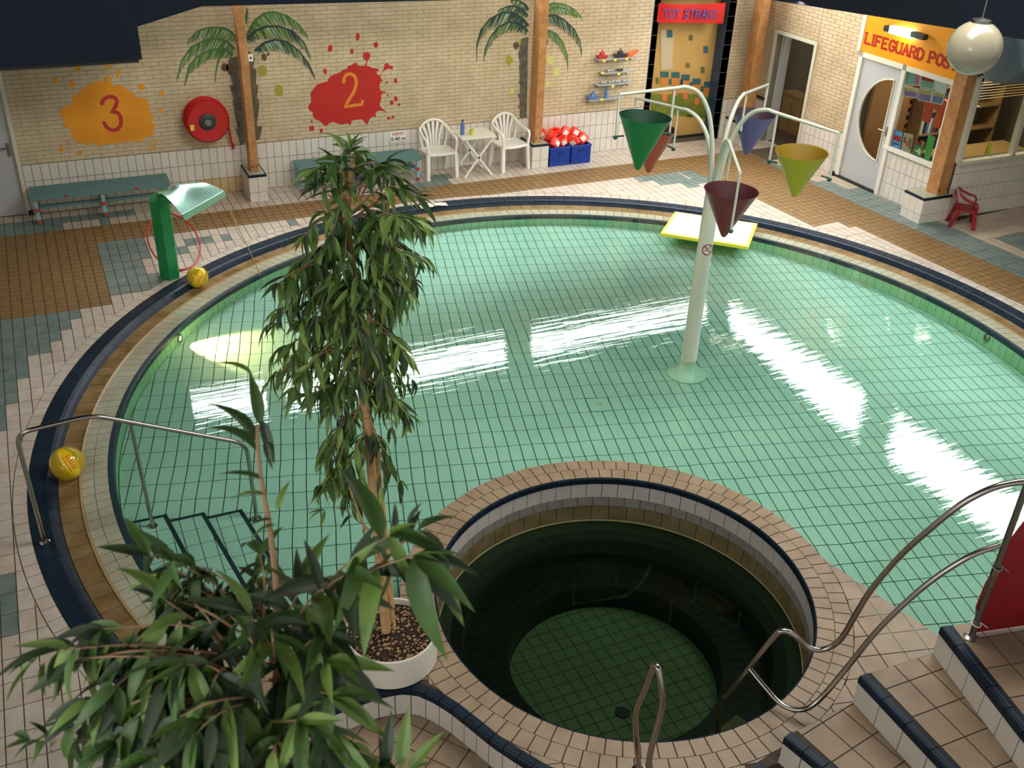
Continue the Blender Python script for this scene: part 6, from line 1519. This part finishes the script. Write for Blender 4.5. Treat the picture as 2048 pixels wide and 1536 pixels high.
# furniture behind the long window
dk = thing('desk', 'wooden desk standing inside behind the long window', 'desk', (14.3, -4.1, 0))
obj('top', MB().box((14.3, -4.05, .76), (1.9, .7, .035)), 'desk_wood', dk)
for x in (13.4, 15.2):
    for y in (-4.35, -3.75): obj('leg', MB().box((x, y, .37), (.05, .05, .74)), 'toy_dark', dk)
mo = thing('monitor', 'grey blue screen standing on the desk behind the window', 'screen', (13.40, -4.2, .78)); obj('panel', MB().box((13.40, -4.2, 1.10), (.44, .04, .34)), 'glass_card', mo); obj('stand', MB().box((13.40, -4.18, .86), (.06, .05, .16)).box((13.40, -4.18, .785), (.2, .16, .015)), 'toy_dark', mo)
la = thing('desk_lamp', 'desk lamp with dark red shade behind the long window', 'lamp', (13.72, -4.1, .78)); obj('foot', MB().lathe([(0, .02), (.07, .015), (.07, 0)], (13.72, -4.1, .778), 16), 'toy_dark', la); obj('arm', MB().tube([(13.72, -4.1, .79), (13.70, -4.1, 1.05), (13.78, -4.15, 1.28)], .01, 6), 'paper', la); obj('shade', MB().lathe([(.03, .06), (.09, 0), (.085, 0), (.025, .055)], (13.80, -4.15, 1.26), 16), 'vest_red', la)
ys_ = thing('cone_marker', 'small yellow green cone standing on the desk', 'cone', (13.62, -4.28, .78)); obj('body', MB().lathe([(.09, 0), (.02, .22), (0, .23)], (13.62, -4.28, .778), 20), 'olive', ys_, smooth=True); 
yb_ = thing('spray_bottle', 'lime spray bottle standing at the window sill inside', 'bottle', (13.85, -4.5, .96)); obj('body', MB().lathe([(0, 0), (.04, 0), (.04, .12), (.015, .17), (.015, .2), (0, .2)], (13.85, -4.62, .962), 14), 'green_cup', yb_, smooth=True)
bl = thing('venetian_blind', 'half raised slatted blind across the top of the long window', 'blind', (14.2, -4.55, 2.1))
for k in range(9): obj('slat', MB().box((14.1, -4.5, 2.16-.042*k), (1.9, .03, .006)), 'desk_wood', bl)
obj('headrail', MB().box((14.1, -4.5, 2.2), (1.9, .05, .03)), 'desk_wood', bl)
sh = thing('bookcase', 'dark bookcase against the back of the lifeguard room', 'bookcase', (14.9, -2.85, 0))
for k in range(5): obj('shelf', MB().box((14.9, -2.85, .35+.4*k), (1.8, .3, .025)), 'desk_wood', sh)
for x in (14.0, 14.9, 15.8): obj('side', MB().box((x, -2.85, 1.0), (.03, .3, 2.0)), 'desk_wood', sh)
rnd = random.Random(11)
for k in range(4):
    x = 14.05
    for i in range(9):
        w_ = rnd.uniform(.03, .07); h_ = rnd.uniform(.2, .32); m = rnd.choice(['toy_blue', 'vest_red', 'paper', 'olive', 'coat_navy', 'poster_beige'])
        o = obj('binder', MB().box((x+w_/2, -2.86, .37+.4*k+h_/2), (w_, .22, h_)), m); tag(o, 'binder on the dark bookcase behind the long window', 'binder', 'binders on the bookcase'); x += w_+.012
# ================================================================== plants
def leafmesh(L, Wd, bend, fold, seed, mt):
    rnd = random.Random(seed); s = MB(); n = 6
    for i in range(n+1):
        t = i/n; w = Wd*(sin(pi*min(1, t**.75*.98+.02)))**.9*(1-.25*t)+.0008; a = bend*t*t
        x = L*(sin(a)/max(bend, .01)) if False else L*t*(1-.18*bend*t); z = -L*bend*.5*t*t; 
        s.v += [(x, -w, z+w*fold), (x, 0, z), (x, w, z+w*fold)]
    for i in range(n):
        b = i*3; s.f += [(b, b+3, b+4, b+1), (b+1, b+4, b+5, b+2)]; s.mi += [0, 0]
    me = nm('leaf', s, mt, True); return me
LM = [leafmesh(1.0, .100, b, .5, i, m) for i, (b, m) in enumerate([(.5, 'leaf_a'), (.9, 'leaf_b'), (1.3, 'leaf_a'), (.3, 'leaf_c'), (.8, 'leaf_c'), (1.1, 'leaf_b'), (.7, 'leaf_a'), (.2, 'leaf_b')])]
LW = [leafmesh(1.0, .122, b, .45, i, m) for i, (b, m) in enumerate([(.5, 'leaf_a'), (.9, 'leaf_b'), (1.3, 'leaf_a'), (.3, 'leaf_c'), (.8, 'leaf_c'), (1.1, 'leaf_a'), (.7, 'leaf_c'), (.2, 'leaf_b')])]
def orient(d, roll):
    x = d.normalized(); up = V((0, 0, 1)); y = up.cross(x)
    if y.length < .05: y = V((0, 1, 0))
    y.normalize(); z = x.cross(y); R = Matrix((x, y, z)).transposed(); return R @ Matrix.Rotation(roll, 3, 'X')
class Plant:
    def __init__(s, root): s.root = root; s.w = WPOS[root.name]; s.n = 0; s.rest = MB(); s.twigs = MB()
    def leaf(s, p, d, L, roll, lib, rnd):
        me = rnd.choice(lib); R = orient(d, roll)
        if s.n < 300:
            o = bpy.data.objects.new('leaf', me); C.objects.link(o); o.parent = s.root; o.matrix_local = Matrix.Translation(p-s.w) @ R.to_4x4() @ Matrix.Scale(L, 4); s.n += 1
        else:
            vs = [R @ (v.co*L)+p for v in me.vertices]; s.rest.raw(vs, [tuple(f.vertices) for f in me.polygons], me.materials[0].name)
    def branch(s, pts, nl, L, lib, rnd, r0=.008, droop=.5, tipfan=3, start=.15):
        Q = bez(pts, 4); s.twigs.tube(Q, [r0*(1-.75*i/(len(Q)-1)) for i in range(len(Q))], 6); n = len(Q)
        for k in range(nl):
            t = start+(1-start)*k/max(1, nl-1); f = t*(n-1); i = min(n-2, int(f)); p = Q[i].lerp(Q[i+1], f-i); d = (Q[i+1]-Q[i]).normalized()
            sd = d.cross(V((0, 0, 1)))
            if sd.length < .1: sd = V((cos(k*2.4), sin(k*2.4), 0))
            sd.normalize(); an = k*2.4+rnd.uniform(-.5, .5); side = sd*cos(an)+(d.cross(sd))*sin(an)*.6
            dd = (d*rnd.uniform(.35, .9)+side*rnd.uniform(.6, 1.0)+V((0, 0, -droop*rnd.uniform(.5, 1.5)))).normalized()
            s.leaf(p, dd, L*rnd.uniform(.7, 1.15), rnd.uniform(-.6, .6), lib, rnd)
        for k in range(tipfan):
            d = (Q[-1]-Q[-2]).normalized(); dd = (d+V((rnd.uniform(-.6, .6), rnd.uniform(-.6, .6), rnd.uniform(-.5, .4)))).normalized(); s.leaf(Q[-1], dd, L*rnd.uniform(.6, 1.0), rnd.uniform(-.5, .5), lib, rnd)
    def done(s):
        if s.twigs.f: obj('branches', s.twigs, 'twig', s.root, smooth=True)
        if s.rest.f: obj('foliage', s.rest, None, s.root, kind='stuff')
# tall potted fig on the platform
PB = V((1.88, -10.62, .25))
p1 = thing('potted_fig', 'tall potted fig with long narrow leaves on the platform beside the whirlpool', 'plant', PB)
PR = .335; PH_ = .27
s = MB(); s.lathe([(0, 0), (PR*.93, 0), (PR, .02), (PR, PH_-.012), (PR-.004, PH_), (PR-.018, PH_), (PR-.020, PH_-.05), (PR-.02, .03), (0, .03)], PB, 56); obj('pot', s, 'pot_white', p1, smooth=True)
s = MB(); s.lathe([(0, PH_-.045), (PR-.02, PH_-.05)], PB, 40); soil = obj('soil', s, 'soil', p1)
rnd = random.Random(21); s = MB()
for i in range(520):
    a = rnd.uniform(0, 2*pi); r = (PR-.035)*sqrt(rnd.random()); q = .006+.009*rnd.random()
    c = PB+V((r*cos(a), r*sin(a), PH_-.045+.004)); s.ball(c, q, 'pebble_tan' if rnd.random() < .55 else 'pebble_dark', 6, 4, (1, .8, .7))
obj('pebbles', s, None, soil, kind='stuff')
vh = V((CAM.x-PB.x, CAM.y-PB.y, 0)).normalized()
def pv(px, py, off=0.0, base=PB): return pl(px, py, base+vh*off, vh)
stems = [([(772, 1262), (760, 1130), (748, 1000), (735, 860), (722, 760), (716, 640), (706, 540), (694, 450), (697, 380), (704, 330)], .034, 0.0), ([(783, 1240), (772, 1100), (757, 960), (748, 880), (728, 800), (736, 700), (742, 600), (752, 500), (772, 420), (780, 380)], .027, -.05), ([(790, 1258), (778, 1180), (740, 1080), (712, 1010), (690, 950), (672, 880)], .011, .05)]
for P, r, off in stems:
    Q = bez([pv(x, y, off) for x, y in P], 4); obj('trunk', MB().tube(Q, [r*(1-.45*i/(len(Q)-1)) for i in range(len(Q))], 12), 'stem_tan', p1, smooth=True)
    if r > .02:
        s = MB()
        for k in range(3, len(Q)-2, 5): s.tube([Q[k]-V((0, 0, .006)), Q[k]+V((0, 0, .006))], r*(1-.45*k/(len(Q)-1))+.003, 12)
        obj('trunk_nodes', s, 'twig', p1)
pl1 = Plant(p1); rnd = random.Random(4)
BR = [((700, 430), (660, 350), 0), ((700, 400), (672, 325), .1), ((704, 360), (700, 296), 0), ((706, 350), (712, 300), -.1), ((716, 390), (752, 335), .1), ((720, 400), (775, 325), -.1), ((700, 420), (640, 372), .15), ((712, 420), (800, 372), .1), ((716, 430), (832, 392), 0), ((706, 440), (650, 425), -.2), ((720, 440), (790, 435), .25), ((740, 450), (835, 440), -.15),
 ((698, 480), (640, 500), .1), ((698, 490), (600, 520), -.1), ((700, 500), (575, 560), .2), ((702, 520), (560, 615), 0), ((704, 530), (620, 600), .3), ((706, 540), (660, 620), -.3), ((720, 470), (775, 480), .1), ((735, 480), (820, 510), .2), ((740, 500), (825, 560), -.1), ((742, 520), (790, 590), .25), ((745, 540), (760, 620), -.2), ((710, 560), (700, 640), .35),
 ((712, 640), (620, 645), .1), ((714, 650), (575, 690), 0), ((714, 655), (560, 745), -.15), ((716, 660), (610, 740), .25), ((716, 670), (650, 760), -.2), ((718, 680), (690, 770), .3), ((735, 640), (790, 690), .1), ((736, 660), (800, 760), -.1), ((738, 680), (770, 760), .3), ((728, 720), (740, 800), -.3), ((722, 740), (660, 815), .1), ((724, 760), (790, 800), .2), ((724, 770), (640, 790), .2),
 ((730, 820), (665, 870), .1), ((728, 810), (650, 900), 0), ((726, 800), (676, 930), .15), ((745, 860), (775, 930), .1), ((735, 790), (800, 810), 0), ((690, 950), (655, 960), .1), ((680, 900), (690, 990), .05), ((738, 860), (700, 930), .2), ((730, 620), (680, 560), .3), ((720, 590), (760, 560), .35), ((705, 600), (640, 560), -.3)]
for a, b, off in BR:
    A = pv(*a, 0); B = pv(*b, off); mid = (A+B)/2+V((0, 0, .05)); upw = b[1] < 430
    pl1.branch([A, mid, B], 14 if b[1] > 430 else 9, .205, LM, rnd, .008, .30 if upw else .75, 3)
    if not upw:
        for k_ in range(2):
            jx, jy = rnd.uniform(-26, 26), rnd.uniform(-10, 45); B2 = pv(b[0]+jx, b[1]+jy, off+rnd.uniform(-.22, .22)); M2 = A.lerp(B, .45)
            pl1.branch([M2, (M2+B2)/2+V((0, 0, .03)), B2], 8 if b[1] < 800 else 4, .19, LM, rnd, .005, .75, 2)
for (a, b, off) in (((700, 500), (715, 560), .35), ((700, 440), (690, 520), .3), ((706, 560), (690, 650), .35), ((712, 620), (740, 700), .3), ((700, 400), (665, 470), .25), ((700, 470), (745, 520), .32), ((694, 440), (610, 470), .2), ((715, 430), (780, 500), .3), ((716, 680), (720, 760), .35), ((690, 360), (630, 340), .1), ((700, 340), (790, 350), .05)):
    A = pv(*a, 0); B = pv(*b, off); pl1.branch([A, (A+B)/2+V((0, 0, .06)), B], 10, .19, LM, rnd, .006, .6, 3)
for a, b in (((765, 1010), (650, 1020)), ((740, 1060), (700, 1030))): pl1.branch([pv(*a, 0), pv(*b, .05)], 2, .15, LM, rnd, .004, .5, 2)
pl1.done()
# foreground fig, close to the viewer at the lower left
FB = V((.40, -13.72, 0)); base2 = FB
vh2 = V((CAM.x-FB.x, CAM.y-FB.y, 0)).normalized()
p2 = thing('potted_fig', 'broad leafy fig filling the lower left foreground close to the viewer', 'plant', FB)
s = MB(); s.lathe([(0, 0), (.30, 0), (.33, .02), (.33, .30), (.31, .30), (.30, .24), (0, .24)], FB, 40); obj('pot', s, 'pot_white', p2, smooth=True)
obj('soil', MB().lathe([(0, .262), (.31, .258)], FB, 32), 'soil', p2)
def q2(px, py, d): return CAM+ray(px, py)*d
ctr = q2(470, 1400, 2.75)
obj('trunk', MB().tube(bez([FB+V((0, 0, .25)), FB+V((.02, 0, 1.5)), ctr+V((0, 0, -.7)), ctr], 5), [.03]*15+[.022], 12), 'stem_tan', p2, smooth=True)
obj('trunk', MB().tube(bez([FB+V((.06, .03, .25)), FB+V((.1, .05, 1.5)), q2(540, 1480, 2.8)+V((0, 0, -.5)), q2(560, 1300, 2.75)], 5), [.022]*15+[.012], 12), 'stem_tan', p2, smooth=True)
pl2 = Plant(p2); rnd = random.Random(9)
FRD = [((470, 1350), (400, 1255), (205, 1258), 2.65, 9, .17), ((470, 1360), (330, 1310), (235, 1370), 2.6, 9, .17), ((480, 1330), (440, 1200), (300, 1110), 2.9, 8, .16), ((500, 1300), (470, 1180), (390, 1130), 2.8, 8, .15), ((520, 1300), (530, 1180), (520, 1110), 2.85, 8, .15),
 ((560, 1300), (620, 1200), (690, 1150), 2.6, 7, .19), ((600, 1250), (680, 1140), (780, 1070), 2.55, 5, .2), ((610, 1240), (700, 1160), (830, 1110), 2.5, 5, .22), ((560, 1340), (610, 1290), (650, 1320), 2.6, 7, .18), ((440, 1330), (300, 1290), (120, 1300), 2.6, 8, .17), ((450, 1390), (300, 1360), (180, 1400), 2.6, 8, .17), ((540, 1360), (600, 1370), (660, 1390), 2.55, 7, .18), ((560, 1380), (600, 1440), (660, 1470), 2.6, 7, .18),
 ((440, 1400), (340, 1400), (260, 1440), 2.65, 7, .16), ((430, 1440), (300, 1440), (150, 1450), 2.7, 6, .13), ((420, 1500), (250, 1480), (60, 1480), 2.75, 6, .10), ((450, 1450), (380, 1460), (330, 1500), 2.5, 7, .15), ((500, 1420), (480, 1480), (420, 1536), 2.5, 8, .16), ((540, 1430), (560, 1500), (520, 1560), 2.5, 8, .17), ((600, 1470), (650, 1520), (620, 1600), 2.5, 7, .15), ((600, 1500), (680, 1490), (760, 1520), 2.6, 6, .14),
 ((500, 1380), (430, 1330), (370, 1330), 2.55, 8, .18), ((520, 1380), (470, 1400), (400, 1440), 2.45, 8, .18), ((540, 1340), (560, 1260), (600, 1180), 2.7, 8, .17), ((480, 1400), (400, 1380), (300, 1330), 2.75, 8, .16), ((540, 1400), (580, 1350), (620, 1260), 2.75, 8, .17), ((500, 1300), (420, 1260), (330, 1200), 2.7, 8, .17), ((560, 1360), (540, 1290), (500, 1230), 2.55, 8, .17), ((560, 1380), (590, 1310), (640, 1270), 2.6, 7, .16), ((520, 1400), (540, 1440), (600, 1440), 2.5, 8, .16)]
for a, m, b, d, n_, L in FRD:
    pl2.branch([q2(*a, 2.75), q2(*m, (d+2.75)/2), q2(*b, d)], n_+4, L*1.12, LW, rnd, .0055, .75, 3, .2)
    for k_ in range(2):
        mm = ((a[0]+m[0])/2+rnd.uniform(-20, 20), (a[1]+m[1])/2+rnd.uniform(-20, 20)); bb = (b[0]+rnd.uniform(-60, 60), b[1]+rnd.uniform(-20, 70))
        if L > .14 and b[0] < 600: pl2.branch([q2(*mm, (d+2.75)/2), q2((mm[0]+bb[0])/2, (mm[1]+bb[1])/2-10, d), q2(*bb, d+rnd.uniform(-.1, .25))], 8, L*1.05, LW, rnd, .004, .8, 2, .2)
# tall bare shoot
sh_ = [q2(550, 1300, 2.75), q2(553, 1180, 2.75), q2(540, 1060, 2.72), q2(522, 960, 2.7), q2(515, 880, 2.7), q2(516, 850, 2.7)]
pl2.twigs.tube(bez(sh_, 4), [.010-.006*i/20 for i in range(21)], 6)
def lf(p0, p1, d, roll=0.2, k=1, w=LW):
    a, b = q2(*p0, d), q2(*p1, d); pl2.leaf(a, (b-a)+V((0, 0, .04)), (b-a).length*1.08, roll, [w[k]], rnd)
for p0, p1, k in (((520, 850), (505, 740), 0), ((505, 750), (430, 712), 1), ((510, 880), (450, 770), 2), ((512, 900), (430, 810), 2), ((524, 840), (545, 930), 4), ((530, 880), (540, 940), 4), ((528, 960), (440, 950), 0), ((530, 990), (455, 995), 1), ((545, 1040), (500, 1060), 4), ((555, 1020), (575, 960), 1), ((552, 1050), (495, 1080), 5)): lf(p0, p1, 2.7, k=k)
for p0, p1, k in (((770, 1536), (785, 1425), 3), ((800, 1536), (820, 1415), 7), ((815, 1545), (892, 1470), 7), ((770, 1545), (760, 1470), 3), ((640, 1180), (612, 1080), 3), ((700, 1150), (752, 1050), 3), ((790, 1065), (792, 1005), 3), ((815, 1045), (850, 1010), 3), ((860, 1120), (918, 1250), 7), ((80, 1480), (30, 1520), 4), ((110, 1470), (120, 1430), 3), ((95, 1470), (60, 1440), 4)): lf(p0, p1, 2.6, k=k)
pl2.branch([q2(560, 1480, 2.7), q2(700, 1560, 2.65), q2(800, 1560, 2.6)], 3, .12, LW, rnd, .008, .3, 0)
pl2.branch([q2(640, 1260, 2.75), q2(760, 1130, 2.65), q2(835, 1060, 2.6)], 4, .16, LW, rnd, .008, .5, 1)
pl2.done()
